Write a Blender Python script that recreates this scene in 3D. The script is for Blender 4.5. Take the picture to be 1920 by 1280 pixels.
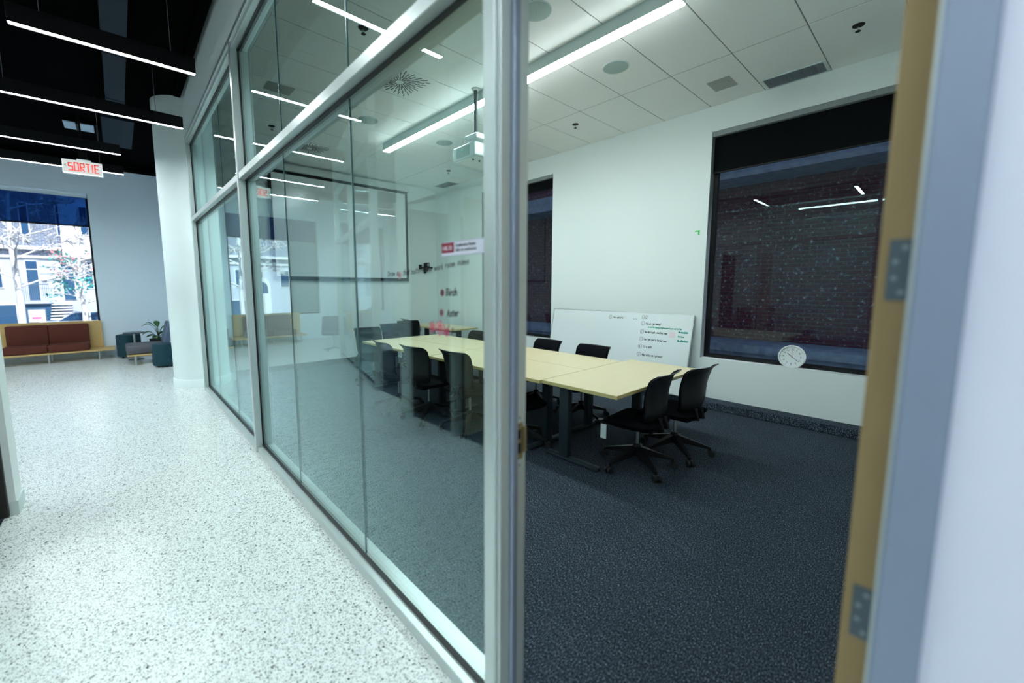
import bpy, bmesh, math, random
from mathutils import Vector, Matrix

for _o in list(bpy.data.objects):
    bpy.data.objects.remove(_o)
S = bpy.context.scene
C = S.collection
R = math.radians
rnd = random.Random(7)

# ------------------------------------------------------------------ camera
F_PX, CX, CY = 766.38, 919.47, 624.20
cam_d = bpy.data.cameras.new('camera')
cam = bpy.data.objects.new('camera', cam_d)
C.objects.link(cam)
cam_d.sensor_width = 36.0
cam_d.lens = F_PX * 36.0 / 1920.0
cam_d.shift_x = (960.0 - CX) / 1920.0
cam_d.shift_y = (CY - 640.0) / 1920.0
ex = Vector((0.742009977, -0.670388238, -0.000897235))
ey = Vector((-0.0760073304, -0.0827977641, -0.993663633))
ez = Vector((0.666066123, 0.737376526, -0.112391187))
cam.matrix_world = Matrix(((ex.x, -ey.x, -ez.x, 0.0), (ex.y, -ey.y, -ez.y, 0.0), (ex.z, -ey.z, -ez.z, 1.6), (0, 0, 0, 1)))
cam_d.clip_start = 0.05
cam_d.dof.use_dof = True
cam_d.dof.focus_distance = 4.2
cam_d.dof.aperture_fstop = 1.0
S.camera = cam

# ------------------------------------------------------------------ world, sun, exposure
w = bpy.data.worlds.new('sky')
S.world = w
w.use_nodes = True
nt = w.node_tree
bg = nt.nodes['Background']
sky = nt.nodes.new('ShaderNodeTexSky')
sky.sky_type = 'NISHITA'
sky.sun_disc = False
sky.sun_elevation = R(48)
sky.sun_rotation = R(200)
nt.links.new(sky.outputs[0], bg.inputs[0])
bg.inputs[1].default_value = 0.24
sun_d = bpy.data.lights.new('sun', 'SUN')
sun_d.energy = 6.5
sun_d.angle = R(1.0)
sun_d.color = (1.0, 0.97, 0.92)
sun = bpy.data.objects.new('sun', sun_d)
C.objects.link(sun)
sun.rotation_euler = (R(42), 0, R(14))
STRIP = 71.0          # radiance of the room's linear lamp
STRIP2 = 120.0        # radiance of the corridor pendants
LCOL = (0.88, 1.0, 1.0)
LCOL2 = (0.88, 0.985, 1.0)
S.view_settings.view_transform = 'Standard'
S.view_settings.look = 'None'
S.view_settings.gamma = 1.0
S.view_settings.use_curve_mapping = False
S.view_settings.exposure = 0.0
cy = S.cycles
cy.use_denoising = True
cy.max_bounces = 14
cy.diffuse_bounces = 8
cy.glossy_bounces = 5
cy.transmission_bounces = 6
cy.transparent_max_bounces = 24
cy.sample_clamp_indirect = 10.0
cy.caustics_reflective = False
cy.caustics_refractive = False


# ------------------------------------------------------------------ materials
def mat(name, col, rough=0.5, metal=0.0, spec=0.5, bump=None, noise=None):
    m = bpy.data.materials.new(name)
    m.use_nodes = True
    n = m.node_tree.nodes
    l = m.node_tree.links
    b = n['Principled BSDF']
    b.inputs['Base Color'].default_value = (*col, 1)
    b.inputs['Roughness'].default_value = rough
    b.inputs['Metallic'].default_value = metal
    b.inputs['Specular IOR Level'].default_value = spec
    if noise or bump:
        tc = n.new('ShaderNodeTexCoord')
        nz = n.new('ShaderNodeTexNoise')
        sc = (noise or bump)[0]
        nz.inputs['Scale'].default_value = sc
        nz.inputs['Detail'].default_value = 4
        l.new(tc.outputs['Object'], nz.inputs['Vector'])
        if noise:
            mx = n.new('ShaderNodeMix')
            mx.data_type = 'RGBA'
            k = noise[1]
            mx.inputs['A'].default_value = (*[c * (1 - k) for c in col], 1)
            mx.inputs['B'].default_value = (*[min(1, c * (1 + k)) for c in col], 1)
            l.new(nz.outputs['Fac'], mx.inputs['Factor'])
            l.new(mx.outputs['Result'], b.inputs['Base Color'])
        if bump:
            bp = n.new('ShaderNodeBump')
            bp.inputs['Strength'].default_value = bump[1]
            bp.inputs['Distance'].default_value = 0.003
            l.new(nz.outputs['Fac'], bp.inputs['Height'])
            l.new(bp.outputs['Normal'], b.inputs['Normal'])
    return m


def emit(name, col, k):
    m = bpy.data.materials.new(name)
    m.use_nodes = True
    n = m.node_tree.nodes
    n.clear()
    e = n.new('ShaderNodeEmission')
    o = n.new('ShaderNodeOutputMaterial')
    e.inputs[0].default_value = (*col, 1)
    e.inputs[1].default_value = k
    m.node_tree.links.new(e.outputs[0], o.inputs[0])
    return m


def glass(name, tint, f0=0.045, gain=1.0):
    """thin pane: Schlick mix of tinted transparency and a mirror reflection"""
    m = bpy.data.materials.new(name)
    m.use_nodes = True
    n = m.node_tree.nodes
    l = m.node_tree.links
    n.clear()
    o = n.new('ShaderNodeOutputMaterial')
    tr = n.new('ShaderNodeBsdfTransparent')
    tr.inputs[0].default_value = (*tint, 1)
    gl = n.new('ShaderNodeBsdfGlossy')
    gl.inputs['Roughness'].default_value = 0.0
    gl.inputs['Color'].default_value = (0.80, 0.99, 1.0, 1)
    ge = n.new('ShaderNodeNewGeometry')
    dt = n.new('ShaderNodeVectorMath')
    dt.operation = 'DOT_PRODUCT'
    l.new(ge.outputs['Normal'], dt.inputs[0])
    l.new(ge.outputs['Incoming'], dt.inputs[1])

    def mth(op, a, b=None):
        q = n.new('ShaderNodeMath')
        q.operation = op
        q.use_clamp = op in ('MULTIPLY', 'ADD', 'SUBTRACT')
        for i, v in enumerate((a, b)):
            if v is None:
                continue
            if isinstance(v, (int, float)):
                q.inputs[i].default_value = v
            else:
                l.new(v, q.inputs[i])
        return q.outputs[0]
    c = mth('ABSOLUTE', dt.outputs['Value'])
    s = mth('SUBTRACT', 1.0, c)
    p = mth('POWER', s, 5.0)
    p = mth('MULTIPLY', p, 1.0 - f0)
    p = mth('ADD', p, f0)
    p = mth('MULTIPLY', p, gain)
    mx = n.new('ShaderNodeMixShader')
    l.new(p, mx.inputs[0])
    l.new(tr.outputs[0], mx.inputs[1])
    l.new(gl.outputs[0], mx.inputs[2])
    l.new(mx.outputs[0], o.inputs[0])
    return m


def terrazzo():
    m = mat('terrazzo', (0.8, 0.84, 0.83), 0.16, 0, 0.5)
    n = m.node_tree.nodes
    l = m.node_tree.links
    b = n['Principled BSDF']
    tc = n.new('ShaderNodeTexCoord')
    last = None
    base = (0.84, 0.88, 0.87, 1)
    for sc, thr, rad, col in ((118, 0.15, 0.66, (0.012, 0.018, 0.024, 1)), (230, 0.32, 0.64, (0.075, 0.095, 0.10, 1)), (105, 0.22, 0.55, (0.42, 0.47, 0.47, 1))):
        v = n.new('ShaderNodeTexVoronoi')
        v.voronoi_dimensions = '2D'
        v.inputs['Scale'].default_value = sc
        wn = n.new('ShaderNodeTexNoise')
        wn.inputs['Scale'].default_value = sc * 1.6
        wn.inputs['Detail'].default_value = 1
        l.new(tc.outputs['Object'], wn.inputs['Vector'])
        wa = n.new('ShaderNodeVectorMath')
        wa.operation = 'MULTIPLY_ADD'
        l.new(wn.outputs['Color'], wa.inputs[0])
        wa.inputs[1].default_value = (1.6 / sc, 1.1 / sc, 0)
        l.new(tc.outputs['Object'], wa.inputs[2])
        l.new(wa.outputs[0], v.inputs['Vector'])
        sp = n.new('ShaderNodeSeparateColor')
        l.new(v.outputs['Color'], sp.inputs[0])
        a = n.new('ShaderNodeMath')
        a.operation = 'LESS_THAN'
        a.inputs[1].default_value = thr
        l.new(sp.outputs[0], a.inputs[0])
        # chip radius varies per cell
        rr = n.new('ShaderNodeMath')
        rr.operation = 'MULTIPLY'
        rr.inputs[1].default_value = rad
        l.new(sp.outputs[1], rr.inputs[0])
        d = n.new('ShaderNodeMath')
        d.operation = 'LESS_THAN'
        l.new(v.outputs['Distance'], d.inputs[0])
        l.new(rr.outputs[0], d.inputs[1])
        k = n.new('ShaderNodeMath')
        k.operation = 'MULTIPLY'
        l.new(a.outputs[0], k.inputs[0])
        l.new(d.outputs[0], k.inputs[1])
        mx = n.new('ShaderNodeMix')
        mx.data_type = 'RGBA'
        l.new(k.outputs[0], mx.inputs['Factor'])
        if last is None:
            mx.inputs['A'].default_value = base
        else:
            l.new(last, mx.inputs['A'])
        mx.inputs['B'].default_value = col
        last = mx.outputs['Result']
    l.new(last, b.inputs['Base Color'])
    nz = n.new('ShaderNodeTexNoise')
    nz.inputs['Scale'].default_value = 2.2
    l.new(tc.outputs['Object'], nz.inputs['Vector'])
    mr = n.new('ShaderNodeMapRange')
    mr.inputs['To Min'].default_value = 0.19
    mr.inputs['To Max'].default_value = 0.28
    l.new(nz.outputs['Fac'], mr.inputs['Value'])
    l.new(mr.outputs[0], b.inputs['Roughness'])
    return m


def carpet():
    m = mat('carpet', (0.03, 0.034, 0.045), 0.95, 0, 0.1)
    n = m.node_tree.nodes
    l = m.node_tree.links
    b = n['Principled BSDF']
    tc = n.new('ShaderNodeTexCoord')
    mp = n.new('ShaderNodeMapping')
    mp.inputs['Scale'].default_value = (1.0, 2.6, 1.0)
    l.new(tc.outputs['Object'], mp.inputs[0])
    nz = n.new('ShaderNodeTexNoise')
    nz.inputs['Scale'].default_value = 80
    nz.inputs['Detail'].default_value = 6
    nz.inputs['Roughness'].default_value = 0.75
    l.new(mp.outputs[0], nz.inputs['Vector'])
    cr = n.new('ShaderNodeValToRGB')
    e = cr.color_ramp.elements
    e[0].position = 0.44
    e[0].color = (0.006, 0.009, 0.014, 1)
    e[1].position = 0.70
    e[1].color = (0.62, 0.72, 0.84, 1)
    x = cr.color_ramp.elements.new(0.56)
    x.color = (0.055, 0.075, 0.105, 1)
    l.new(nz.outputs['Fac'], cr.inputs[0])
    ck = n.new('ShaderNodeTexNoise')
    ck.inputs['Scale'].default_value = 1.7
    l.new(tc.outputs['Object'], ck.inputs['Vector'])
    mr = n.new('ShaderNodeMapRange')
    mr.inputs['To Min'].default_value = 0.8
    mr.inputs['To Max'].default_value = 1.2
    l.new(ck.outputs['Fac'], mr.inputs['Value'])
    hs = n.new('ShaderNodeHueSaturation')
    l.new(mr.outputs[0], hs.inputs['Value'])
    l.new(cr.outputs[0], hs.inputs['Color'])
    l.new(hs.outputs[0], b.inputs['Base Color'])
    bp = n.new('ShaderNodeBump')
    bp.inputs['Strength'].default_value = 0.6
    bp.inputs['Distance'].default_value = 0.004
    l.new(nz.outputs['Fac'], bp.inputs['Height'])
    l.new(bp.outputs[0], b.inputs['Normal'])
    return m


def wood(name, c1, c2, scale=(1.2, 14, 14), rough=0.4):
    m = mat(name, c1, rough)
    n = m.node_tree.nodes
    l = m.node_tree.links
    b = n['Principled BSDF']
    tc = n.new('ShaderNodeTexCoord')
    mp = n.new('ShaderNodeMapping')
    mp.inputs['Scale'].default_value = scale
    l.new(tc.outputs['Object'], mp.inputs[0])
    nz = n.new('ShaderNodeTexNoise')
    nz.inputs['Scale'].default_value = 3
    nz.inputs['Detail'].default_value = 5
    nz.inputs['Distortion'].default_value = 0.6
    l.new(mp.outputs[0], nz.inputs['Vector'])
    mx = n.new('ShaderNodeMix')
    mx.data_type = 'RGBA'
    mx.inputs['A'].default_value = (*c1, 1)
    mx.inputs['B'].default_value = (*c2, 1)
    l.new(nz.outputs['Fac'], mx.inputs['Factor'])
    l.new(mx.outputs['Result'], b.inputs['Base Color'])
    return m


def brick(name, c1, c2, mortar, axis, specks=False, sc=1.0):
    m = mat(name, c1, 0.9)
    n = m.node_tree.nodes
    l = m.node_tree.links
    b = n['Principled BSDF']
    tc = n.new('ShaderNodeTexCoord')
    sp = n.new('ShaderNodeSeparateXYZ')
    l.new(tc.outputs['Object'], sp.inputs[0])
    cb = n.new('ShaderNodeCombineXYZ')
    l.new(sp.outputs[1 if axis == 'y' else 0], cb.inputs[0])
    l.new(sp.outputs[2], cb.inputs[1])
    bt = n.new('ShaderNodeTexBrick')
    bt.inputs['Color1'].default_value = (*c1, 1)
    bt.inputs['Color2'].default_value = (*c2, 1)
    bt.inputs['Mortar'].default_value = (*mortar, 1)
    bt.inputs['Scale'].default_value = sc
    bt.inputs['Mortar Size'].default_value = 0.008
    bt.inputs['Brick Width'].default_value = 0.21
    bt.inputs['Row Height'].default_value = 0.075
    l.new(cb.outputs[0], bt.inputs['Vector'])
    out = bt.outputs['Color']
    if specks:
        nz = n.new('ShaderNodeTexNoise')
        nz.inputs['Scale'].default_value = 16
        nz.inputs['Detail'].default_value = 7
        nz.inputs['Roughness'].default_value = 0.7
        l.new(tc.outputs['Object'], nz.inputs['Vector'])
        mr = n.new('ShaderNodeMapRange')
        mr.inputs['From Min'].default_value = 0.58
        mr.inputs['From Max'].default_value = 0.66
        l.new(nz.outputs['Fac'], mr.inputs['Value'])
        mx = n.new('ShaderNodeMix')
        mx.data_type = 'RGBA'
        l.new(mr.outputs[0], mx.inputs['Factor'])
        l.new(out, mx.inputs['A'])
        mx.inputs['B'].default_value = (0.42, 0.46, 0.5, 1)
        out = mx.outputs['Result']
    l.new(out, b.inputs['Base Color'])
    bp = n.new('ShaderNodeBump')
    bp.inputs['Strength'].default_value = 0.7
    bp.inputs['Distance'].default_value = 0.01
    l.new(bt.outputs['Fac'], bp.inputs['Height'])
    bp.invert = True
    l.new(bp.outputs[0], b.inputs['Normal'])
    return m


def screen_fabric(name, col, thru):
    m = mat(name, col, 0.9, 0, 0.1)
    n = m.node_tree.nodes
    l = m.node_tree.links
    b = n['Principled BSDF']
    o = [x for x in n if x.type == 'OUTPUT_MATERIAL'][0]
    tr = n.new('ShaderNodeBsdfTransparent')
    tr.inputs[0].default_value = thru
    ad = n.new('ShaderNodeAddShader')
    l.new(b.outputs[0], ad.inputs[0])
    l.new(tr.outputs[0], ad.inputs[1])
    l.new(ad.outputs[0], o.inputs[0])
    return m


M = {}
M['wall'] = mat('wall_paint', (0.84, 0.89, 0.89), 0.6, bump=(180, 0.08))
M['corridor_blue_daylight'] = mat('corridor_blue_daylight', (0.80, 0.80, 0.92), 0.6, bump=(180, 0.08))  # white wall with bluish daylight put into its colour
M['lobby_wall'] = mat('lobby_blue_daylight', (0.72, 0.83, 0.93), 0.7, bump=(180, 0.08))  # white paint, blue daylight mixed into the base colour
M['tile'] = mat('ceiling_tile', (0.91, 0.925, 0.90), 0.9, bump=(320, 0.25))
M['grid'] = mat('ceiling_grid', (0.20, 0.21, 0.20), 0.7)
M['black_ceiling'] = mat('black_ceiling_paint', (0.0014, 0.0016, 0.002), 0.95, spec=0.02)
M['duct'] = mat('duct_metal', (0.006, 0.015, 0.028), 0.6, 0.0, 0.2)
M['terrazzo'] = terrazzo()
M['carpet'] = carpet()
M['alu'] = mat('anodised_aluminium', (0.60, 0.65, 0.645), 0.34, 0.55)
M['jamb'] = mat('door_frame_aluminium', (0.27, 0.315, 0.41), 0.38, 0.5)
M['gasket'] = mat('black_rubber', (0.008, 0.009, 0.011), 0.5)
M['glass'] = glass('partition_glass', (0.925, 0.993, 0.985), 0.05, 1.2)
M['joint'] = mat('glass_joint_silicone', (0.10, 0.20, 0.21), 0.3)
M['winglass'] = glass('window_glass', (0.66, 0.70, 0.78), 0.032, 0.9)
M['clear'] = glass('clear_window_glass', (0.96, 0.985, 1.0), 0.04, 0.6)
M['lamp'] = emit('lamp_diffuser', LCOL, STRIP)
M['lamp2'] = emit('lobby_lamp_diffuser', LCOL2, STRIP2)
M['blackmetal'] = mat('black_metal', (0.003, 0.0032, 0.004), 0.5, 0, 0.25)
M['housing'] = mat('lamp_housing', (0.62, 0.70, 0.69), 0.5)
M['grille'] = mat('speaker_grille', (0.36, 0.47, 0.45), 0.7)
M['plate'] = mat('grey_plate', (0.40, 0.41, 0.38), 0.6)
M['trim_reveal_shade'] = mat('grey_trim_and_reveal_shade', (0.24, 0.27, 0.275), 0.6)  # grey of the cassette; on the reveals it paints in the recess shade
M['slat'] = mat('vent_slat', (0.22, 0.24, 0.28), 0.5, 0.3)
M['chrome'] = mat('chrome', (0.7, 0.72, 0.72), 0.2, 1.0)
M['plastic'] = mat('black_plastic', (0.006, 0.0065, 0.008), 0.45, 0, 0.3)
M['fabric'] = mat('black_fabric', (0.004, 0.0045, 0.007), 0.95, 0, 0.08, noise=(220, 0.35))
M['rubber'] = mat('caster_rubber', (0.009, 0.009, 0.010), 0.6)
M['steel'] = mat('brushed_steel', (0.55, 0.56, 0.55), 0.3, 1.0)
M['maple'] = wood('maple_laminate', (0.80, 0.70, 0.47), (0.73, 0.61, 0.38))
M['mapleedge'] = mat('maple_edge', (0.62, 0.50, 0.22), 0.45)
M['legmetal'] = mat('slate_blue_metal', (0.016, 0.026, 0.034), 0.45, 0, 0.35)
M['doorwood'] = wood('door_edge_wood', (0.40, 0.275, 0.125), (0.32, 0.215, 0.09), (14, 14, 1.0), 0.5)
M['hinge'] = mat('hinge_steel', (0.11, 0.14, 0.165), 0.42, 0.6)
M['screw'] = mat('screw_steel', (0.32, 0.38, 0.40), 0.35, 0.7)
M['brass'] = mat('strike_brass', (0.33, 0.27, 0.15), 0.35, 0.8)
M['hole'] = mat('dark_recess', (0.004, 0.004, 0.005), 0.9)
M['board'] = mat('whiteboard_enamel', (0.80, 0.84, 0.86), 0.18)
M['ink'] = mat('black_marker', (0.02, 0.022, 0.03), 0.7)
M['teal_ink'] = mat('green_marker', (0.02, 0.42, 0.32), 0.7)
M['pink'] = mat('pink_marker', (0.90, 0.10, 0.26), 0.6)
M['palepink'] = mat('pale_pink_marker', (0.85, 0.42, 0.50), 0.6)
M['smear'] = mat('wiped_marker', (0.78, 0.74, 0.80), 0.3)
M['smear2'] = mat('wiped_blue_marker', (0.70, 0.79, 0.86), 0.3)
M['white'] = mat('white_plastic', (0.80, 0.83, 0.83), 0.4)
M['paper'] = mat('white_tag', (0.72, 0.76, 0.78), 0.7)
M['crimson'] = mat('crimson_print', (0.24, 0.012, 0.035), 0.4)
M['signwhite'] = mat('sign_white', (0.72, 0.70, 0.80), 0.4)
M['lilac'] = mat('sign_edge', (0.42, 0.40, 0.56), 0.4)
M['red'] = mat('exit_red', (0.80, 0.025, 0.02), 0.5)
M['exitface'] = emit('exit_face', (0.86, 0.92, 0.88), 0.80)
M['green'] = mat('green_tape', (0.02, 0.55, 0.10), 0.5)
M['blind'] = mat('black_blind', (0.004, 0.0052, 0.006), 0.9, 0, 0.1)
M['sheer'] = screen_fabric('sheer_navy_screen', (0.004, 0.010, 0.022), (0.07, 0.16, 0.31, 1))
M['greyblind'] = screen_fabric('grey_screen_fabric', (0.20, 0.27, 0.30), (0.05, 0.075, 0.09, 1))
M['frame'] = mat('dark_window_frame', (0.006, 0.0065, 0.008), 0.45, 0, 0.25)
M['rust'] = mat('rust_fabric', (0.10, 0.021, 0.012), 0.9, noise=(120, 0.25))
M['birch'] = wood('birch_plywood', (0.62, 0.43, 0.17), (0.54, 0.36, 0.13), (2, 10, 10), 0.45)
M['tealfab'] = mat('teal_fabric', (0.006, 0.042, 0.060), 0.9, noise=(120, 0.25))
M['greyfab'] = mat('grey_vinyl', (0.085, 0.085, 0.10), 0.6)
M['bluefab'] = mat('blue_grey_fabric', (0.09, 0.13, 0.20), 0.85)
M['leaf'] = mat('leaf_green', (0.018, 0.085, 0.018), 0.35, noise=(30, 0.4))
M['stem'] = mat('plant_stem', (0.03, 0.04, 0.02), 0.7)
M['pot'] = mat('dark_pot', (0.01, 0.012, 0.014), 0.5)
M['darktop'] = mat('dark_table_top', (0.04, 0.055, 0.07), 0.35)
M['brick'] = brick('alley_brick', (0.15, 0.045, 0.055), (0.095, 0.030, 0.042), (0.12, 0.09, 0.11), 'y', True)
M['concrete'] = mat('blue_grey_concrete', (0.26, 0.36, 0.46), 0.8, noise=(7, 0.55), bump=(20, 0.6))
M['asphalt'] = mat('asphalt', (0.12, 0.13, 0.14), 0.9, noise=(20, 0.3))
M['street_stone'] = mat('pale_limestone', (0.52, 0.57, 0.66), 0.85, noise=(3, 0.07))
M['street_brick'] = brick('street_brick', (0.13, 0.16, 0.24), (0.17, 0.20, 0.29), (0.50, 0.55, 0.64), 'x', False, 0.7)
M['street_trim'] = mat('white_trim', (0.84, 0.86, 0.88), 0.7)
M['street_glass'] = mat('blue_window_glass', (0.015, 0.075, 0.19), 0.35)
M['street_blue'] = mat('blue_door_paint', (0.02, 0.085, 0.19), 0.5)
M['iron'] = mat('painted_iron', (0.12, 0.17, 0.24), 0.5)
M['bark'] = mat('birch_bark', (0.80, 0.80, 0.80), 0.8, noise=(12, 0.2))
M['twig'] = mat('pale_twig', (0.82, 0.80, 0.80), 0.8)
M['street_leaf'] = mat('teal_leaf', (0.06, 0.42, 0.36), 0.6)
M['pinkleaf'] = mat('pink_leaf', (0.85, 0.30, 0.34), 0.6)
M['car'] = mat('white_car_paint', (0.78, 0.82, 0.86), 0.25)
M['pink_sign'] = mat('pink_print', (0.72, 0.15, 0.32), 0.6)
M['tan'] = wood('tan_door', (0.52, 0.44, 0.30), (0.46, 0.38, 0.25), (14, 14, 1.0), 0.5)


# ------------------------------------------------------------------ mesh helpers
class MB:
    """collects shapes; build() links them as one mesh object"""

    def __init__(self):
        self.v = []
        self.f = []

    def add(self, vs, fs):
        o = len(self.v)
        self.v += [tuple(p) for p in vs]
        self.f += [tuple(i + o for i in q) for q in fs]
        return self

    def box(self, x0, x1, y0, y1, z0, z1):
        x0, x1 = min(x0, x1), max(x0, x1)
        y0, y1 = min(y0, y1), max(y0, y1)
        z0, z1 = min(z0, z1), max(z0, z1)
        vs = [(x, y, z) for z in (z0, z1) for y in (y0, y1) for x in (x0, x1)]
        return self.add(vs, [(0, 2, 3, 1), (4, 5, 7, 6), (0, 1, 5, 4), (2, 6, 7, 3), (0, 4, 6, 2), (1, 3, 7, 5)])

    def rbox(self, x0, x1, y0, y1, z0, z1, r=0.01, seg=2):
        b = bmesh.new()
        bmesh.ops.create_cube(b, size=1)
        for q in b.verts:
            q.co = Vector(((x0 + x1) / 2 + q.co.x * abs(x1 - x0), (y0 + y1) / 2 + q.co.y * abs(y1 - y0), (z0 + z1) / 2 + q.co.z * abs(z1 - z0)))
        bmesh.ops.bevel(b, geom=list(b.edges), offset=r, segments=seg, profile=0.5, affect='EDGES')
        b.verts.ensure_lookup_table()
        b.verts.index_update()
        self.add([q.co[:] for q in b.verts], [[q.index for q in f.verts] for f in b.faces])
        b.free()
        return self

    def cyl(self, p0, p1, r0, r1=None, n=16, caps=True):
        r1 = r0 if r1 is None else r1
        p0, p1 = Vector(p0), Vector(p1)
        d = (p1 - p0).normalized()
        a = d.cross(Vector((0, 0, 1)))
        if a.length < 1e-4:
            a = Vector((1, 0, 0))
        a.normalize()
        b = d.cross(a)
        vs = []
        for p, r in ((p0, r0), (p1, r1)):
            for i in range(n):
                t = 2 * math.pi * i / n
                vs.append(p + (a * math.cos(t) + b * math.sin(t)) * r)
        fs = [(i, i + n, (i + 1) % n + n, (i + 1) % n) for i in range(n)]
        if caps:
            fs += [tuple(range(n)), tuple(range(2 * n - 1, n - 1, -1))]
        return self.add(vs, fs)

    def tube(self, pts, r, n=8):
        pts = [Vector(p) for p in pts]
        rs = r if isinstance(r, (list, tuple)) else [r] * len(pts)
        vs = []
        for i, p in enumerate(pts):
            d = (pts[min(i + 1, len(pts) - 1)] - pts[max(i - 1, 0)]).normalized()
            a = d.cross(Vector((0.13, 0.2, 1)))
            if a.length < 1e-3:
                a = d.cross(Vector((1, 0, 0)))
            a.normalize()
            b = d.cross(a)
            for k in range(n):
                t = 2 * math.pi * k / n
                vs.append(p + (a * math.cos(t) + b * math.sin(t)) * rs[i])
        fs = []
        for i in range(len(pts) - 1):
            for k in range(n):
                fs.append((i * n + k, i * n + (k + 1) % n, (i + 1) * n + (k + 1) % n, (i + 1) * n + k))
        fs += [tuple(range(n - 1, -1, -1)), tuple(range((len(pts) - 1) * n, len(pts) * n))]
        return self.add(vs, fs)

    def lathe(self, prof, n=32, c=(0, 0, 0)):
        vs, fs = [], []
        for r, z in prof:
            for i in range(n):
                t = 2 * math.pi * i / n
                vs.append((c[0] + r * math.cos(t), c[1] + r * math.sin(t), c[2] + z))
        for j in range(len(prof) - 1):
            for i in range(n):
                fs.append((j * n + i, j * n + (i + 1) % n, (j + 1) * n + (i + 1) % n, (j + 1) * n + i))
        fs += [tuple(range(n - 1, -1, -1)), tuple(range((len(prof) - 1) * n, len(prof) * n))]
        return self.add(vs, fs)

    def prism(self, poly, axis, a, b):
        """polygon in the two other axes, extruded along axis from a to b"""
        n = len(poly)

        def P(q, t):
            return (t, q[0], q[1]) if axis == 'x' else ((q[0], t, q[1]) if axis == 'y' else (q[0], q[1], t))
        vs = [P(q, a) for q in poly] + [P(q, b) for q in poly]
        fs = [(i, (i + 1) % n, (i + 1) % n + n, i + n) for i in range(n)]
        fs += [tuple(range(n - 1, -1, -1)), tuple(range(n, 2 * n))]
        return self.add(vs, fs)

    def grid(self, fn, nu, nv, closed=False):
        vs = [fn(i / nu, j / nv) for j in range(nv + 1) for i in range(nu + 1)]
        fs = [(j * (nu + 1) + i, j * (nu + 1) + i + 1, (j + 1) * (nu + 1) + i + 1, (j + 1) * (nu + 1) + i) for j in range(nv) for i in range(nu)]
        return self.add(vs, fs)

    def shell(self, fn, nu, nv, t):
        """a curved sheet with thickness: fn(u,v)->(point, normal)"""
        A, B = [], []
        for j in range(nv + 1):
            for i in range(nu + 1):
                p, nn = fn(i / nu, j / nv)
                A.append(Vector(p) + Vector(nn) * t / 2)
                B.append(Vector(p) - Vector(nn) * t / 2)
        k = len(A)
        W = nu + 1
        fs = []
        for j in range(nv):
            for i in range(nu):
                q = (j * W + i, j * W + i + 1, (j + 1) * W + i + 1, (j + 1) * W + i)
                fs.append(q)
                fs.append(tuple(x + k for x in reversed(q)))
        rim = [i for i in range(nu)] + [j * W + nu for j in range(nv)] + [nv * W + i for i in range(nu, 0, -1)] + [j * W for j in range(nv, 0, -1)]
        for a in range(len(rim)):
            p, q = rim[a], rim[(a + 1) % len(rim)]
            fs.append((q, p, p + k, q + k))
        return self.add(A + B, fs)

    def xf(self, mtx):
        self.v = [tuple(mtx @ Vector(p)) for p in self.v]
        return self

    def mesh(self, name, m, smooth=None):
        me = bpy.data.meshes.new(name)
        me.from_pydata(self.v, [], self.f)
        me.materials.append(m)
        b = bmesh.new()
        b.from_mesh(me)
        bmesh.ops.recalc_face_normals(b, faces=b.faces)
        b.to_mesh(me)
        b.free()
        if smooth:
            me.polygons.foreach_set('use_smooth', [True] * len(me.polygons))
            me.set_sharp_from_angle(angle=R(smooth))
        return me

    def build(self, name, m, parent=None, smooth=None, label=None, kind=None):
        o = bpy.data.objects.new(name, self.mesh(name, m, smooth))
        C.objects.link(o)
        if parent is not None:
            o.parent = parent
        if label:
            o['label'] = label
        if kind:
            o['kind'] = kind
        return o


def thing(name, label, cat, loc=(0, 0, 0), rz=0.0, group=None):
    o = bpy.data.objects.new(name, None)
    C.objects.link(o)
    o.empty_display_size = 0.1
    o.location = loc
    o.rotation_euler = (0, 0, rz)
    o['label'] = label
    o['category'] = cat
    if group:
        o['group'] = group
    return o


def tag(o, label, cat, group=None):
    o['label'] = label
    o['category'] = cat
    if group:
        o['group'] = group
    return o


def struct(name, mb, m, parent=None, smooth=None):
    o = mb.build(name, m, parent, smooth)
    if parent is None:
        o['kind'] = 'structure'
    return o


def sempty(name, loc=(0, 0, 0)):
    o = bpy.data.objects.new(name, None)
    C.objects.link(o)
    o.location = loc
    o['kind'] = 'structure'
    return o


def copy_tree(o, parent=None):
    c = o.copy()
    C.objects.link(c)
    if parent is not None:
        c.parent = parent
    for ch in list(o.children):
        copy_tree(ch, c)
    return c


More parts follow.
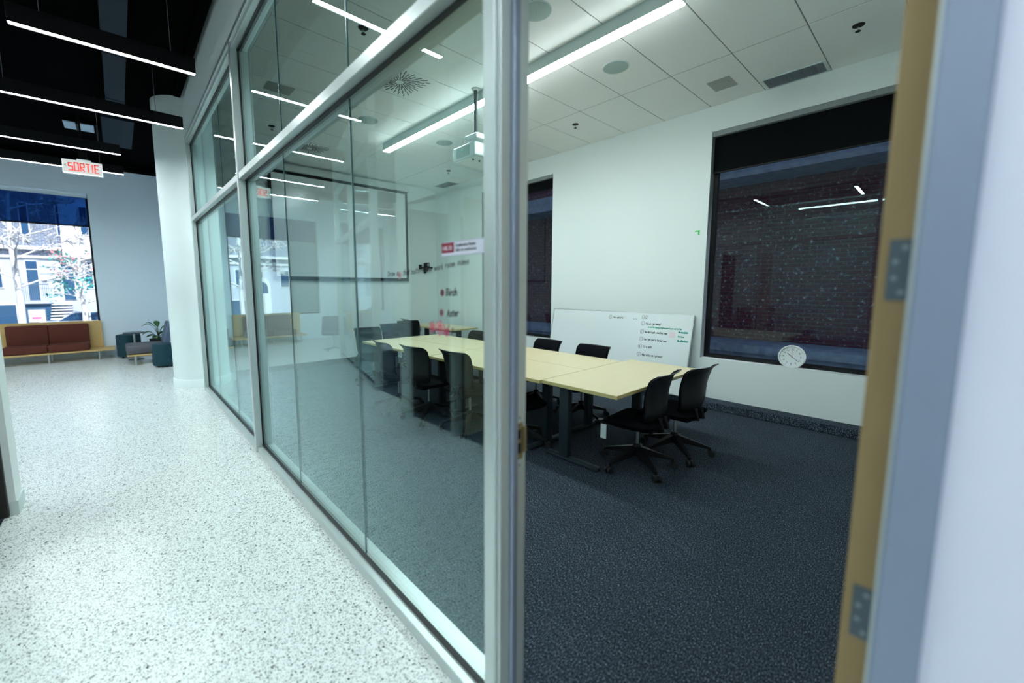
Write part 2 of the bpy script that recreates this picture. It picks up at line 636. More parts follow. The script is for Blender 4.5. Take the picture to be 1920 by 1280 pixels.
# single-stroke letters (x, y) with x-height 4, capitals 6
GL = {
    'a': (4, [[(3.4, 4), (1, 3.8), (.3, 1.8), (1, .1), (2.6, .3), (3.3, 2), (3.4, 4), (3.3, 1), (4, .1)]]),
    'b': (4, [[(.6, 7), (.5, .2), (2.4, 0), (3.4, 1.8), (2.4, 3.8), (.6, 3)]]),
    'c': (3.4, [[(3, 3.4), (1.6, 4), (.4, 2.4), (.8, .5), (2, 0), (3.2, .8)]]),
    'd': (4, [[(3, 3.4), (1.4, 3.9), (.3, 2), (1.2, 0), (2.6, .6), (3.3, 3), (3.5, 7), (3.4, 0)]]),
    'e': (3.6, [[(.5, 2), (3, 2.2), (2.6, 3.8), (1.2, 3.8), (.4, 2), (1.2, .1), (3.2, .6)]]),
    'f': (3, [[(3, 6.4), (2.2, 7), (1.4, 6), (1.3, -.5)], [(.2, 3.8), (2.6, 3.9)]]),
    'g': (4, [[(3.3, 3.6), (1.4, 4), (.4, 2.2), (1.2, .6), (2.8, 1.2), (3.4, 4), (3.2, -2), (1.6, -3), (.4, -2.2)]]),
    'h': (4, [[(.6, 7), (.5, 0), (.8, 2.6), (2.2, 3.9), (3, 3), (3.1, .4), (3.8, 0)]]),
    'i': (1.8, [[(.8, 3.9), (.8, .4), (1.5, 0)], [(.9, 5.6), (1, 5.3)]]),
    'k': (4, [[(.6, 7), (.5, 0)], [(3, 4), (.7, 1.8), (3.3, 0)]]),
    'l': (2, [[(1, 7), (.8, .6), (1.6, 0)]]),
    'm': (5.4, [[(.4, 4), (.5, 0), (.8, 3), (2, 3.9), (2.5, 3), (2.5, 0), (3, 3), (4.2, 3.9), (4.7, 3), (4.7, 0)]]),
    'n': (4, [[(.4, 4), (.5, 0), (.8, 2.8), (2.2, 3.9), (3.1, 3), (3.1, .3), (3.8, 0)]]),
    'o': (3.8, [[(1.8, 4), (.4, 2.4), (1, .2), (2.6, .2), (3.3, 2), (2.4, 3.8), (1.6, 4)]]),
    'p': (4, [[(.6, 4), (.5, -3)], [(.6, 3), (2.2, 4), (3.4, 2.4), (2.4, .3), (.6, .6)]]),
    'r': (3, [[(.5, 4), (.6, 0), (.8, 2.6), (1.8, 3.9), (2.9, 3.6)]]),
    's': (3.2, [[(2.8, 3.6), (1.2, 4), (.6, 3), (2.6, 1.4), (2, .1), (.4, .4)]]),
    't': (3, [[(1.4, 6), (1.2, .6), (2.4, .1)], [(.2, 4.2), (2.7, 4.4)]]),
    'u': (4, [[(.4, 4), (.5, .8), (1.6, 0), (3, 1.2), (3.2, 4), (3.3, .6), (3.9, 0)]]),
    'v': (3.6, [[(.3, 4), (1.7, 0), (3.2, 4)]]),
    'w': (5, [[(.3, 4), (1.2, 0), (2.4, 3), (3.5, 0), (4.6, 4)]]),
    'x': (3.6, [[(.3, 4), (3.2, 0)], [(3.2, 4), (.3, 0)]]),
    'y': (3.8, [[(.4, 4), (1.6, .6)], [(3.2, 4), (1.4, -2.4), (.4, -2.8)]]),
    'A': (4.6, [[(.2, 0), (2.2, 6.4), (4.2, 0)], [(1, 2.4), (3.5, 2.5)]]),
    'B': (4.4, [[(.6, 6.4), (.5, 0), (3, .2), (3.9, 1.6), (2.8, 3.2), (.7, 3.2)], [(.6, 6.2), (2.8, 6.3), (3.5, 4.8), (2.6, 3.3)]]),
    'C': (4.4, [[(4, 5.6), (2.4, 6.4), (.5, 4), (.9, 1), (2.6, 0), (4, .9)]]),
    'D': (4.6, [[(.8, 6.2), (.7, 0)], [(.1, 5.8), (2.6, 6.4), (4.2, 4), (3.4, 1), (.6, 0)]]),
    'F': (4, [[(.6, 0), (.6, 6.4), (3.8, 6.3)], [(.6, 3.4), (3, 3.4)]]),
    'H': (4.6, [[(.6, 6.4), (.5, 0)], [(3.8, 6.4), (3.8, 0)], [(.6, 3.2), (3.8, 3.3)]]),
    'I': (2, [[(1, 6.4), (1, 0)]]),
    'Q': (4.8, [[(2.2, 6.4), (.5, 4), (.8, 1), (2.4, 0), (4, 1.6), (4, 4.6), (2.2, 6.4)], [(2.8, 1.8), (4.6, -.6)]]),
    'S': (4, [[(3.6, 5.6), (2, 6.4), (.6, 5), (3.4, 2), (2.4, 0), (.4, .6)]]),
    'T': (4.4, [[(.2, 6.4), (4.2, 6.4)], [(2.2, 6.4), (2.2, 0)]]),
    'W': (6, [[(.3, 6.4), (1.4, 0), (2.9, 4.4), (4.2, 0), (5.6, 6.4)]]),
    '1': (2.4, [[(.4, 5), (1.4, 6.2), (1.4, 0)]]), '2': (3.6, [[(.4, 5), (1.8, 6.2), (3, 4.8), (.4, 0), (3.4, .1)]]),
    '3': (3.6, [[(.4, 6), (3, 6), (1.6, 3.6), (3, 2), (1.6, 0), (.3, .6)]]), '4': (3.8, [[(2.6, 0), (2.6, 6.2), (.3, 2), (3.6, 2)]]),
    '5': (3.6, [[(3.2, 6.2), (.8, 6.2), (.6, 3.6), (2.6, 3.6), (3, 1.4), (1.6, 0), (.3, .5)]]),
    '6': (3.6, [[(2.8, 6), (.8, 3.6), (.6, 1), (2, 0), (3, 1.6), (1.8, 3), (.6, 1.8)]]),
    '?': (3.4, [[(.4, 5), (1.6, 6.4), (3, 5), (1.6, 3), (1.6, 1.6)], [(1.6, .4), (1.6, 0)]]),
    '!': (1.6, [[(.9, 6.4), (.8, 2)], [(.8, .5), (.8, 0)]]), '&': (4.4, [[(4, 0), (1, 4.6), (2, 6.2), (2.8, 5), (.6, 2), (1.6, 0), (3.6, 2.4)]]),
    ' ': (2.6, []), "'": (1.2, [[(.6, 6.4), (.5, 5.2)]]), '<': (4, [[(3.6, 6), (.6, 3.2), (3.6, .4)]]),
}


def ribbon(mb, pts, wd, O, U, V, N, t=0.0006):
    """flat stroke with a little thickness in the plane (O; U, V), N = outward"""
    P = [O + U * a + V * b for a, b in pts]
    for i in range(len(P) - 1):
        d = P[i + 1] - P[i]
        if d.length < 1e-6:
            continue
        d.normalize()
        s = N.cross(d).normalized() * wd / 2
        a, b = P[i] - d * wd * .3, P[i + 1] + d * wd * .3
        q = [a - s, b - s, b + s, a + s]
        mb.add(q + [x + N * t for x in q], [(0, 1, 2, 3), (7, 6, 5, 4), (0, 4, 5, 1), (1, 5, 6, 2), (2, 6, 7, 3), (3, 7, 4, 0)])


def write(mb, text, O, U, V, N, h, wd, jit=0.0, slant=0.12, track=0.7):
    """h = height of a capital (6.4 units)"""
    k = h / 6.4
    x = 0.0
    for ch in text:
        wdt, st = GL.get(ch, GL[' '])
        dy = rnd.uniform(-jit, jit)
        for s in st:
            ribbon(mb, [((x + a + b * slant) * k, (b + dy) * k) for a, b in s], wd, O, U, V, N)
        x += wdt + track
    return x * k


def font_mesh(name, text, size, mtx, m, parent, ext=0.0004, align='LEFT', bold=0.0, sx=1.0):
    cu = bpy.data.curves.new(name, 'FONT')
    cu.body = text
    cu.size = size
    cu.extrude = ext
    cu.offset = bold
    cu.align_x = align
    cu.align_y = 'CENTER' if align == 'CENTER' else 'BOTTOM_BASELINE'
    cu.resolution_u = 3
    t = bpy.data.objects.new(name, cu)
    C.objects.link(t)
    dg = bpy.context.evaluated_depsgraph_get()
    me = bpy.data.meshes.new_from_object(t.evaluated_get(dg))
    bpy.data.objects.remove(t)
    me.transform(mtx @ Matrix.Diagonal((sx, 1, 1, 1)))
    me.materials.clear()
    me.materials.append(m)
    o = bpy.data.objects.new(name, me)
    C.objects.link(o)
    o.parent = parent
    return o


def frame_mtx(O, U, V):
    U, V = Vector(U).normalized(), Vector(V).normalized()
    N = U.cross(V)
    return Matrix(((U.x, V.x, N.x, O[0]), (U.y, V.y, N.y, O[1]), (U.z, V.z, N.z, O[2]), (0, 0, 0, 1)))


# ================================================================== SETTING
W = 5.85      # right wall of the conference room
ZC = 3.90     # its ceiling
YF = 8.45     # its far wall
YL = 13.1     # far wall of the lobby
ZB = 4.42     # black lobby ceiling
XG0, XG1 = 0.885, 1.03

# floors
struct('floor', MB().add([(-9, -4.5, 0), (0.96, -4.5, 0), (0.96, 8.6, 0), (4, 8.6, 0), (4, YL, 0), (-9, YL, 0), (-9, -4.5, -.12), (0.96, -4.5, -.12), (0.96, 8.6, -.12), (4, 8.6, -.12), (4, YL, -.12), (-9, YL, -.12)],
       [(0, 1, 2, 3, 4, 5), (11, 10, 9, 8, 7, 6), (0, 6, 7, 1), (1, 7, 8, 2), (2, 8, 9, 3), (3, 9, 10, 4), (4, 10, 11, 5), (5, 11, 6, 0)]), M['terrazzo'])
struct('floor', MB().box(0.96, W + .3, -.45, 8.6, -.12, 0.0), M['carpet'])

# right wall with two window openings, long axis along y
WT = W + 0.30
zb, zt = 0.63, 3.585
wr = MB()
wins = [(-.12, 2.185), (4.815, 6.74)]
wr.box(W, WT, -.45, wins[0][0], 0, ZC + .5)
wr.box(W, WT, wins[0][1], wins[1][0], 0, ZC + .5)
wr.box(W, WT, wins[1][1], YF + .2, 0, ZC + .5)
for a, b in wins:
    wr.box(W, WT, a, b, 0, zb)
    wr.box(W, WT, a, b, zt, ZC + .5)
struct('wall_right', wr, M['wall'])
struct('wall_far', MB().box(0.99, W, YF, YF + .2, 0, ZC + .5), M['wall'])
struct('wall_near', MB().box(XG1, W, -.45, -.3, 0, ZC + .5), M['wall'])
bb = MB().rbox(W - .22, W, -.3, YF, 0, .10, .012, 2)
struct('baseboard_right', bb, M['carpet'])
struct('baseboard_far', MB().box(XG1, W - .22, YF - .012, YF, 0, .10), M['gasket'])

# suspended ceiling: plenum plane, grid and tiles
ceil = struct('ceiling', MB().box(XG1 - .1, W, -.3, YF, ZC + .022, ZC + .06), M['grid'])
xs = [(0.985, 2.115), (2.125, 3.342), (3.463, 4.695), (4.705, W - .004)]
ys = [-.3] + [1.009 + .6066 * k for k in range(-2, 13)] + [YF]
tile_mesh = {}
for (a, b) in xs:
    for i in range(len(ys) - 1):
        y0, y1 = ys[i] + .004, ys[i + 1] - .004
        if y1 - y0 < .05:
            continue
        key = (round(b - a, 3), round(y1 - y0, 3))
        if key not in tile_mesh:
            tile_mesh[key] = MB().rbox(-(b - a) / 2, (b - a) / 2, -(y1 - y0) / 2, (y1 - y0) / 2, 0, .02, .003, 1).mesh('tile', M['tile'])
        o = bpy.data.objects.new('tile', tile_mesh[key])
        C.objects.link(o)
        o.parent = ceil
        o.location = ((a + b) / 2, (y0 + y1) / 2, ZC)
tb = MB()
for i in range(1, len(ys) - 1):
    tb.box(XG1 - .05, W, ys[i] - .004, ys[i] + .004, ZC + .004, ZC + .022)
for x in (2.12, 4.70):
    tb.box(x - .005, x + .005, -.3, YF, ZC + .004, ZC + .022)
tb.build('grid_bar', M['grid'], ceil, kind='stuff')

# lobby shell
soff = MB().box(.90, 1.02, .96, 7.66, 3.76, ZB + .3)
struct('wall_soffit', soff, M['wall'])
struct('wall_stub', MB().box(.90, 1.02, 7.66, 7.95, 0, ZB + .3), M['wall'])
struct('wall_corridor', MB().box(.90, 1.02, -4.5, -.022, 0, ZB + .3).box(.90, 1.02, -.022, .96, 3.76, ZB + .3), M['corridor_blue_daylight'])
struct('wall_behind', MB().box(-1.1, .9, -4.7, -4.5, 0, ZB + .3), M['wall'])
struct('wall_lobby_side', MB().box(1.7, 1.9, YF + .2, YL, 0, ZB + .3), M['lobby_wall'])
struct('wall_lobby_left', MB().box(-9.2, -9.0, 4.2, YL, 0, ZB + .3), M['lobby_wall'])
lw = MB()
lwins = [(-5.0, -3.55), (-2.75, -.375)]
LZ0, LZ1 = .78, 3.68
lw.box(-9, lwins[0][0], YL, YL + .35, 0, ZB + .3).box(lwins[0][1], lwins[1][0], YL, YL + .35, 0, ZB + .3).box(lwins[1][1], 1.7, YL, YL + .35, 0, ZB + .3)
for a, b in lwins:
    lw.box(a, b, YL, YL + .35, 0, LZ0)
    lw.box(a, b, YL, YL + .35, LZ1, ZB + .3)
struct('wall_lobby_far', lw, M['lobby_wall'])
struct('ceiling', MB().box(-9.2, .95, -4.7, YF + .2, ZB, ZB + .1).box(-9.2, 1.9, YF + .2, YL + .35, ZB, ZB + .1), M['black_ceiling'])
# black beam across the lobby under the ceiling in front of the far wall
struct('trim_1', MB().box(-9, 1.7, YL - .35, YL - .05, ZB - .16, ZB), M['black_ceiling'])
struct('trim_2', MB().box(.78, .86, 1.0, 7.6, ZB - .12, ZB), M['black_ceiling'])

# opposite side of the corridor (seen in the glass)
XL = -.655
op = MB().box(XL - .75, XL, 4.29, 4.51, 0, ZB + .3).box(XL - .12, XL, 3.45, 4.29, 2.57, ZB + .3)
struct('wall_left', op, M['wall'])
struct('baseboard_left', MB().box(XL, XL + .012, 4.278, 4.522, 0, .10).box(XL - .03, XL, 4.278, 4.29, 0, .10).box(XL - .75, XL, 4.51, 4.522, 0, .10), M['housing'])
struct('wall_left_near', MB().box(XL - .12, XL, -4.5, 1.0, 0, ZB + .3).box(XL - .12, XL, 1.0, 3.45, 3.74, ZB + .3), M['wall'])
struct('wall_study', MB().box(-4.3, -4.1, -1.0, 4.3, 0, ZB).box(-4.1, XL - .12, -1.2, -1.0, 0, ZB).box(-4.1, XL - .75, 4.29, 4.5, 0, ZB + .3), M['wall'])
struct('wall_angled_room', MB().box(-5.4, -5.2, 4.5, YL, 0, ZB + .3), M['wall'])
struct('ceiling', MB().add([(-5.2, 4.5, 3.9), (-1.0, 4.5, 3.9), (-1.08, 5.8, 3.9), (-1.97, 9.35, 3.9), (-5.2, 9.35, 3.9), (-5.2, 4.5, 3.95), (-1.0, 4.5, 3.95), (-1.08, 5.8, 3.95), (-1.97, 9.35, 3.95), (-5.2, 9.35, 3.95)], [(0, 1, 2, 3, 4), (9, 8, 7, 6, 5), (0, 5, 6, 1), (1, 6, 7, 2), (2, 7, 8, 3), (3, 8, 9, 4), (4, 9, 5, 0)]), M['tile'])
struct('floor', MB().box(-4.1, XL - .06, -1.0, 4.33, -.02, .004), M['carpet'])
struct('ceiling', MB().box(-4.1, XL - .12, -1.0, 4.33, 3.9, 3.96), M['tile'])

# round column
col = MB().lathe([(.432, .12), (.432, ZB - .001)], 48, (.99, 8.3, 0))
cb = sempty('wall_column', (0, 0, 0))
col.build('shaft', M['wall'], cb, 40)
MB().lathe([(.448, 0), (.448, .118), (.44, .13)], 48, (.99, 8.3, 0)).build('base', M['wall'], cb, 40)
MB().lathe([(.434, 0), (.439, .01), (.439, .022), (.434, .03)], 48, (.99, 8.3, 4.13)).build('ring', M['wall'], cb, 40)

# ================================================================== GLASS PARTITION
part = thing('glass_partition', 'long aluminium framed glass partition between the corridor and the conference room', 'partition', (0, 0, 0))
ya, yb, ym0, ym1, ye0, ye1 = .96, 1.015, 4.36, 4.42, 7.60, 7.66
MB().rbox(XG0, XG1 - .005, ya, yb, 0, 3.76, .003, 1).build('post', M['alu'], part)
MB().rbox(XG0 - .012, XG1, ym0, ym1, 0, 3.76, .003, 1).build('post', M['alu'], part)
MB().rbox(XG0 - .006, XG1, ye0, ye1, 0, 3.76, .003, 1).build('post', M['alu'], part)
z1, z2, z3, z4 = .055, 2.57, 2.63, 3.68
for y0, y1 in ((yb, ym0), (ym1, ye0)):
    MB().rbox(XG0, XG1, y0, y1, 0, z1, .003, 1).build('sill_rail', M['alu'], part)
    MB().rbox(XG0 - .006, XG1 + .002, y0, y1, z2, z3, .003, 1).build('transom', M['alu'], part)
    tr_ = MB().rbox(XG0, XG1, y0, y1, z4, 3.72, .003, 1).rbox(XG0 - .015, XG1, y0, y1, 3.72, 3.765, .004, 1)
    tr_.build('top_rail', M['alu'], part)
g = .012
for y0, y1 in ((yb, ym0), (ym1, ye0)):
    for za, zb_ in ((z1, z2), (z3, z4)):
        q = MB()
        q.box(.926, .946, y0, y1, za, za + g).box(.926, .946, y0, y1, zb_ - g, zb_)
        q.box(.930, .944, y0, y0 + .006, za, zb_).box(.930, .944, y1 - .006, y1, za, zb_)
        q.build('gasket', M['gasket'], part)
cuts = ([yb, 2.125, 3.275, ym0], [ym1, 5.50, 6.66, ye0])
for ct in cuts:
    for i in range(3):
        y0, y1 = ct[i] + (.003 if i else 0), ct[i + 1] - (.003 if i < 2 else 0)
        for za, zb_ in ((z1, z2), (z3, z4)):
            MB().box(.944, .954, y0, y1, za, zb_).build('pane', M['glass'], part)
    for i in (1, 2):
        for za, zb_ in ((z1, z2), (z3, z4)):
            MB().box(.9445, .9535, ct[i] - .003, ct[i] + .003, za + g, zb_ - g).build('joint', M['joint'], part)

# door frame: left jamb with stop and strike plate, right jamb, head
dl = thing('door_frame', 'aluminium conference room door frame with brass strike plate', 'door frame', (0, 0, 0))
dj = MB().rbox(XG0 + .012, XG1 - .010, .945, .9605, 0, 2.63, .002, 1)
dj.build('latch_jamb', M['alu'], dl)
MB().rbox(.938, .968, .928, .946, 0, 2.6, .007, 3).build('door_stop', M['jamb'], dl, 40)
MB().box(.969, .972, .9405, .9455, 0, 2.6).build('seal', M['gasket'], dl)
st = MB().rbox(.972, 1.004, .9415, .9455, 1.005, 1.135, .0015, 1).rbox(.996, 1.022, .9415, .9455, 1.025, 1.118, .0015, 1)
st = st.build('strike_plate', M['brass'], dl, label='brass strike plate with two dark slots')
for a, b in ((1.078, 1.112), (1.028, 1.064)):
    MB().box(.976, .992, .9405, .9420, a, b).build('slot', M['hole'], st)
for z in (1.155, 1.126, 1.014, .985):
    MB().lathe([(.004, 0), (.0034, .0015)], 12).xf(Matrix.Translation((.986, .9415, z)) @ Matrix.Rotation(R(90), 4, 'X')).build('screw', M['chrome'], dl)
rj = MB().rbox(XG0, .990, -.022, .034, 0, 2.63, .003, 1)
rj.build('hinge_jamb', M['jamb'], dl)
MB().rbox(.925, .985, .030, .040, 0, 2.6, .003, 1).build('door_stop', M['alu'], dl)
MB().box(XG0 + .004, XG1, .0345, .945, 2.57, 2.63).build('head', M['alu'], dl)
MB().box(XG0 + .004, XG1, -.022, .96, 3.68, 3.76).build('head', M['alu'], dl)
MB().box(.944, .954, -.02, .96, 2.63, 3.68).build('pane', M['glass'], dl)

# the open door, seen on its hinge edge
dr = thing('open_door', 'open wooden door with two grey steel hinges on its edge', 'door', (1.0, .0395, 0))
MB().rbox(0, .93, 0, .044, .012, 2.56, .002, 1).build('leaf', M['doorwood'], dr)
for zc in (1.628, 0.985, .24, 2.32):
    hg = MB().rbox(-.0035, .0015, -.001, .0315, zc - .052, zc + .052, .001, 1).cyl((-.006, -.006, zc - .052), (-.006, -.006, zc + .052), .0065, n=12)
    hg = hg.build('hinge', M['hinge'], dr, 30)
    for dy, dz in ((.012, .038), (.022, .014), (.022, -.014), (.012, -.038)):
        MB().lathe([(.0042, 0), (.0036, .0016), (.001, .0018)], 14).xf(Matrix.Translation((-.0034, dy, zc + dz)) @ Matrix.Rotation(R(-90), 4, 'Y')).build('screw', M['screw'], hg, 40)
MB().cyl((.86, -.06, 1.05), (.86, .002, 1.05), .010).cyl((.86, -.06, 1.05), (.74, -.06, 1.05), .010).build('handle', M['steel'], dr, 40)

# ================================================================== WINDOWS OF THE ROOM
for k, (a, b) in enumerate(wins):
    wo = sempty('window_%d' % (k + 1), (W + .12, 0, 0))
    f = MB()
    fw = .055
    f.box(0, .07, a, a + fw, zb, zt).box(0, .07, b - fw, b, zb, zt).box(0, .07, a + fw, b - fw, zb, zb + fw).box(0, .07, a + fw, b - fw, zt - fw, zt)
    f.build('frame', M['frame'], wo)
    MB().box(.03, .042, a + fw, b - fw, zb + fw, zt - fw).build('pane', M['winglass'], wo)
    MB().box(-.118, 0, a, b, zb - .002, zb + .006).build('window_sill', M['white'], wo)
    # reveal lining: thin boards, shade of the recess put into their grey
    MB().box(-.118, 0, a - .001, a + .004, zb, zt).box(-.118, 0, b - .004, b + .001, zb, zt).build('reveal', M['trim_reveal_shade'], wo)
    bl = thing('roller_blind', ('black roller blind half lowered in the large right window' if k == 0 else 'black roller blind at the top of the small window'), 'blind', (W + .075, 0, zt), 0)
    bot = 3.085 if k == 0 else 3.36
    MB().rbox(-.070, -.004, a + .006, b - .006, -.062, -.001, .003, 1).build('cassette', M['trim_reveal_shade'], bl)
    MB().box(-.003, .0, a + .012, b - .012, bot - zt, -.064).build('fabric', M['blind'], bl)
    MB().rbox(-.012, .010, a + .012, b - .012, bot - zt - .016, bot - zt + .004, .004, 2).build('bottom_bar', M['blackmetal'], bl)
    MB().cyl((.028, a + .012, -.045), (.028, b - .012, -.045), .030, n=20).build('roller', M['blind'], bl, 40)

# ================================================================== ALLEY OUTSIDE
struct('wall_alley', MB().box(9.2, 9.5, -6, 16, -.6, 11), M['brick'])
struct('floor', MB().box(WT, 9.2, -6, 16, -.7, -.5), M['asphalt'])
struct('trim_4', MB().box(8.35, 9.2, -6, 16, -.5, .42).box(8.25, 9.2, -6, 16, .42, .56), M['concrete'])
struct('trim_canopy_shade', MB().box(8.4, 9.3, -6, 16, 3.55, 3.9), M['concrete'])  # canopy slab added to keep the alley dark
# storeys above: unseen block added to shut out sun and skylight
struct('wall_sky_block', MB().box(-9.2, WT, -6, YL + .35, 4.9, 9.6), M['lobby_wall'])

# ================================================================== ROOM FIXTURES
lx0, lx1, ly0, ly1, lz = 3.347, 3.457, 1.545, 6.30, 3.786
lt = thing('ceiling_light', 'long white linear light along the conference room ceiling', 'light', ((lx0 + lx1) / 2, (ly0 + ly1) / 2, ZC))
hx, hy = (lx1 - lx0) / 2, (ly1 - ly0) / 2
hd = lz - ZC
MB().box(-hx, hx, -hy, hy, hd + .008, .02).build('housing', M['housing'], lt)
MB().rbox(-hx + .002, hx - .002, -hy + .002, hy - .002, hd - .002, hd + .010, .003, 1).build('diffuser', M['lamp'], lt)
struct('trim_6', MB().box(3.345, 3.460, -.3, ly0 - .002, ZC + .002, ZC + .02).box(3.345, 3.460, ly1 + .002, YF, ZC + .002, ZC + .02), M['tile'])

spk = [(4.06, 2.52, 'round grey ceiling speaker right of the long light, nearest the open door'), (2.773, 2.495, 'round grey ceiling speaker cut by the top edge, beside the near post'),
       (2.743, 5.566, 'round grey ceiling speaker seen through the glass left of the long light'), (4.05, 5.583, 'round grey ceiling speaker beyond the projector, behind the glass')]
first = None
for x, y, lab in spk:
    if first is None:
        t = first = thing('ceiling_speaker', lab, 'speaker', (x, y, ZC), 0, 'round ceiling speakers')
        MB().lathe([(.138, 0), (.138, -.006), (.128, -.008)], 40).build('rim', M['housing'], t, 40)
        gq = MB().lathe([(.128, -.006), (.126, -.0095), (.06, -.012), (.004, -.0125)], 40).build('grille', M['grille'], t, 50)
        MB().lathe([(.004, -.0125), (.003, -.016)], 8).build('badge', M['plate'], gq)
    else:
        t = copy_tree(first)
        t.location = (x, y, ZC)
        t['label'] = lab

spr = [(5.04, .709, 'black fire sprinkler on the ceiling tile near the door edge'), (5.008, 3.731, 'black fire sprinkler above the whiteboard wall'), (5.057, 6.839, 'black fire sprinkler far down the room below the projector in view'),
       (1.805, 6.689, 'black fire sprinkler seen through the upper glass by the mid post'), (1.797, 3.681, 'black fire sprinkler at top seen through the upper glass')]
first = None
for x, y, lab in spr:
    if first is None:
        t = first = thing('fire_sprinkler', lab, 'sprinkler', (x, y, ZC), 0, 'ceiling sprinklers')
        MB().lathe([(.045, 0), (.043, -.006), (.02, -.010), (.016, -.010)], 24).build('escutcheon', M['blackmetal'], t, 40)
        MB().cyl((0, 0, -.01), (0, 0, -.04), .008, n=10).cyl((-.012, 0, -.012), (-.014, 0, -.05), .0028, n=6).cyl((.012, 0, -.012), (.014, 0, -.05), .0028, n=6).build('frame_arm', M['chrome'], t, 40)
        MB().lathe([(.02, -.050), (.021, -.054), (.004, -.056)], 16).build('deflector', M['blackmetal'], t, 40)
    else:
        t = copy_tree(first)
        t.location = (x, y, ZC)
        t['label'] = lab

# rectangular ceiling plates with a round insert
for x, y, rz, lab in ((5.288, 1.903, R(0), 'flat grey rectangular ceiling plate with a round centre, beside the wall vent'), (1.56, 5.40, 0, 'flat grey rectangular ceiling plate seen through the upper glass')):
    t = thing('ceiling_plate', lab, 'ceiling plate', (x, y, ZC), rz, 'ceiling plates')
    MB().rbox(-.145, .145, -.118, .118, -.006, 0, .002, 1).build('plate', M['plate'], t)
    MB().lathe([(.082, -.006), (.082, -.0085), (.06, -.0095), (.005, -.0095)], 32).build('insert', M['plate'], t, 40)

# linear vents at the wall
first = None
for x, y, lab in ((5.68, 1.304, 'linear ceiling vent with grey slats above the large window'), (5.68, 7.79, 'linear ceiling vent with grey slats at the far end of the room')):
    if first is None:
        t = first = thing('ceiling_vent', lab, 'vent', (x, y, ZC), 0, 'linear vents')
        f = MB().box(-.15, .15, -.29, -.265, -.008, 0).box(-.15, .15, .265, .29, -.008, 0).box(-.15, -.128, -.265, .265, -.008, 0).box(.128, .15, -.265, .265, -.008, 0)
        f.build('frame', M['housing'], t)
        MB().box(-.128, .128, -.265, .265, -.002, 0).build('backing', M['slat'], t)
        s = MB()
        for i in range(44):
            yy = -.259 + i * .01205
            s.box(-.128, .128, yy - .0022, yy + .0022, -.007, -.002)
        s.build('slats', M['slat'], t, kind='stuff')
    else:
        t = copy_tree(first)
        t.location = (x, y, ZC)
        t['label'] = lab

# swirl diffusers
first = None
for x, y, lab in ((2.529, 4.322, 'square swirl diffuser with black radial slots, nearest seen through the glass'), (2.529, 7.30, 'square swirl diffuser with black radial slots, farther down the ceiling')):
    if first is None:
        t = first = thing('swirl_diffuser', lab, 'diffuser', (x, y, ZC), 0, 'swirl diffusers')
        MB().rbox(-.296, .296, -.296, .296, -.006, 0, .002, 1).build('face_plate', M['tile'], t)
        s = MB()
        for k in range(32):
            a = 2 * math.pi * (k + .5) / 32
            lim = .262 / max(abs(math.cos(a)), abs(math.sin(a)))
            r0 = .045 if k % 2 else .095
            while r0 + .04 < lim:
                r1 = min(r0 + .085, lim)
                p0 = Vector((r0 * math.cos(a), r0 * math.sin(a), -.0075))
                p1 = Vector((r1 * math.cos(a + .04), r1 * math.sin(a + .04), -.0075))
                n_ = Vector((-(p1 - p0).y, (p1 - p0).x, 0)).normalized() * .0055
                up = Vector((0, 0, .002))
                q = [p0 - n_, p1 - n_, p1 + n_, p0 + n_]
                s.add(q + [v + up for v in q], [(0, 1, 2, 3), (7, 6, 5, 4), (0, 4, 5, 1), (1, 5, 6, 2), (2, 6, 7, 3), (3, 7, 4, 0)])
                r0 = r1 + .012
        s.build('slots', M['hole'], t, kind='stuff')
    else:
        t = copy_tree(first)
        t.location = (x, y, ZC)
        t['label'] = lab

# projector on its ceiling pole
pj = thing('projector', 'white projector hanging from a black ceiling pole behind the glass', 'projector', (3.275, 3.88, ZC))
MB().lathe([(.05, 0), (.05, -.012), (.02, -.02)], 28).build('ceiling_collar', M['plate'], pj, 40)
MB().cyl((0, 0, -.012), (0, 0, -.50), .021, n=20).build('pole', M['blackmetal'], pj, 40)
MB().rbox(-.04, .13, -.06, .16, -.56, -.50, .006, 1).cyl((-.03, -.05, -.53), (-.03, .16, -.53), .012, n=10).build('mount', M['white'], pj, 30)
pb = MB().rbox(-.03, .36, -.02, .42, -.74, -.58, .02, 3).rbox(.0, .33, .02, .40, -.755, -.735, .006, 1).build('body', M['white'], pj, 40)
vq = MB()
for i in range(9):
    vq.box(-.034, -.029, .08, .34, -.72 + i * .013, -.714 + i * .013)
vq.build('vent_fins', M['grille'], pj, kind='stuff')
MB().cyl((.26, .415, -.66), (.26, .45, -.66), .05, .046, n=24).build('lens', M['blackmetal'], pj, 40)
for x in (.04, .14, .28):
    MB().cyl((x, .10, -.756), (x, .10, -.768), .012, n=12).build('foot', M['blackmetal'], pj, 40)

# projection screen on the far wall
sc = thing('projection_screen', 'white projection screen with black borders pulled down on the far wall', 'screen', (3.60, YF - .07, 0))
MB().rbox(-1.52, 1.47, -.05, .068, 3.735, 3.86, .01, 2).build('case', M['white'], sc)
MB().box(-1.40, 1.36, -.002, .002, 1.80, 3.68).build('surface', M['board'], sc)
q = MB().box(-1.46, 1.42, -.004, .004, 3.68, 3.735).box(-1.46, -1.40, -.004, .004, 1.80, 3.68).box(1.36, 1.42, -.004, .004, 1.80, 3.68).box(-1.46, 1.42, -.004, .004, 1.745, 1.80)
q.build('border', M['blackmetal'], sc)
MB().cyl((-1.46, 0, 1.742), (1.42, 0, 1.742), .010, n=10).build('weight_bar', M['blackmetal'], sc, 40)

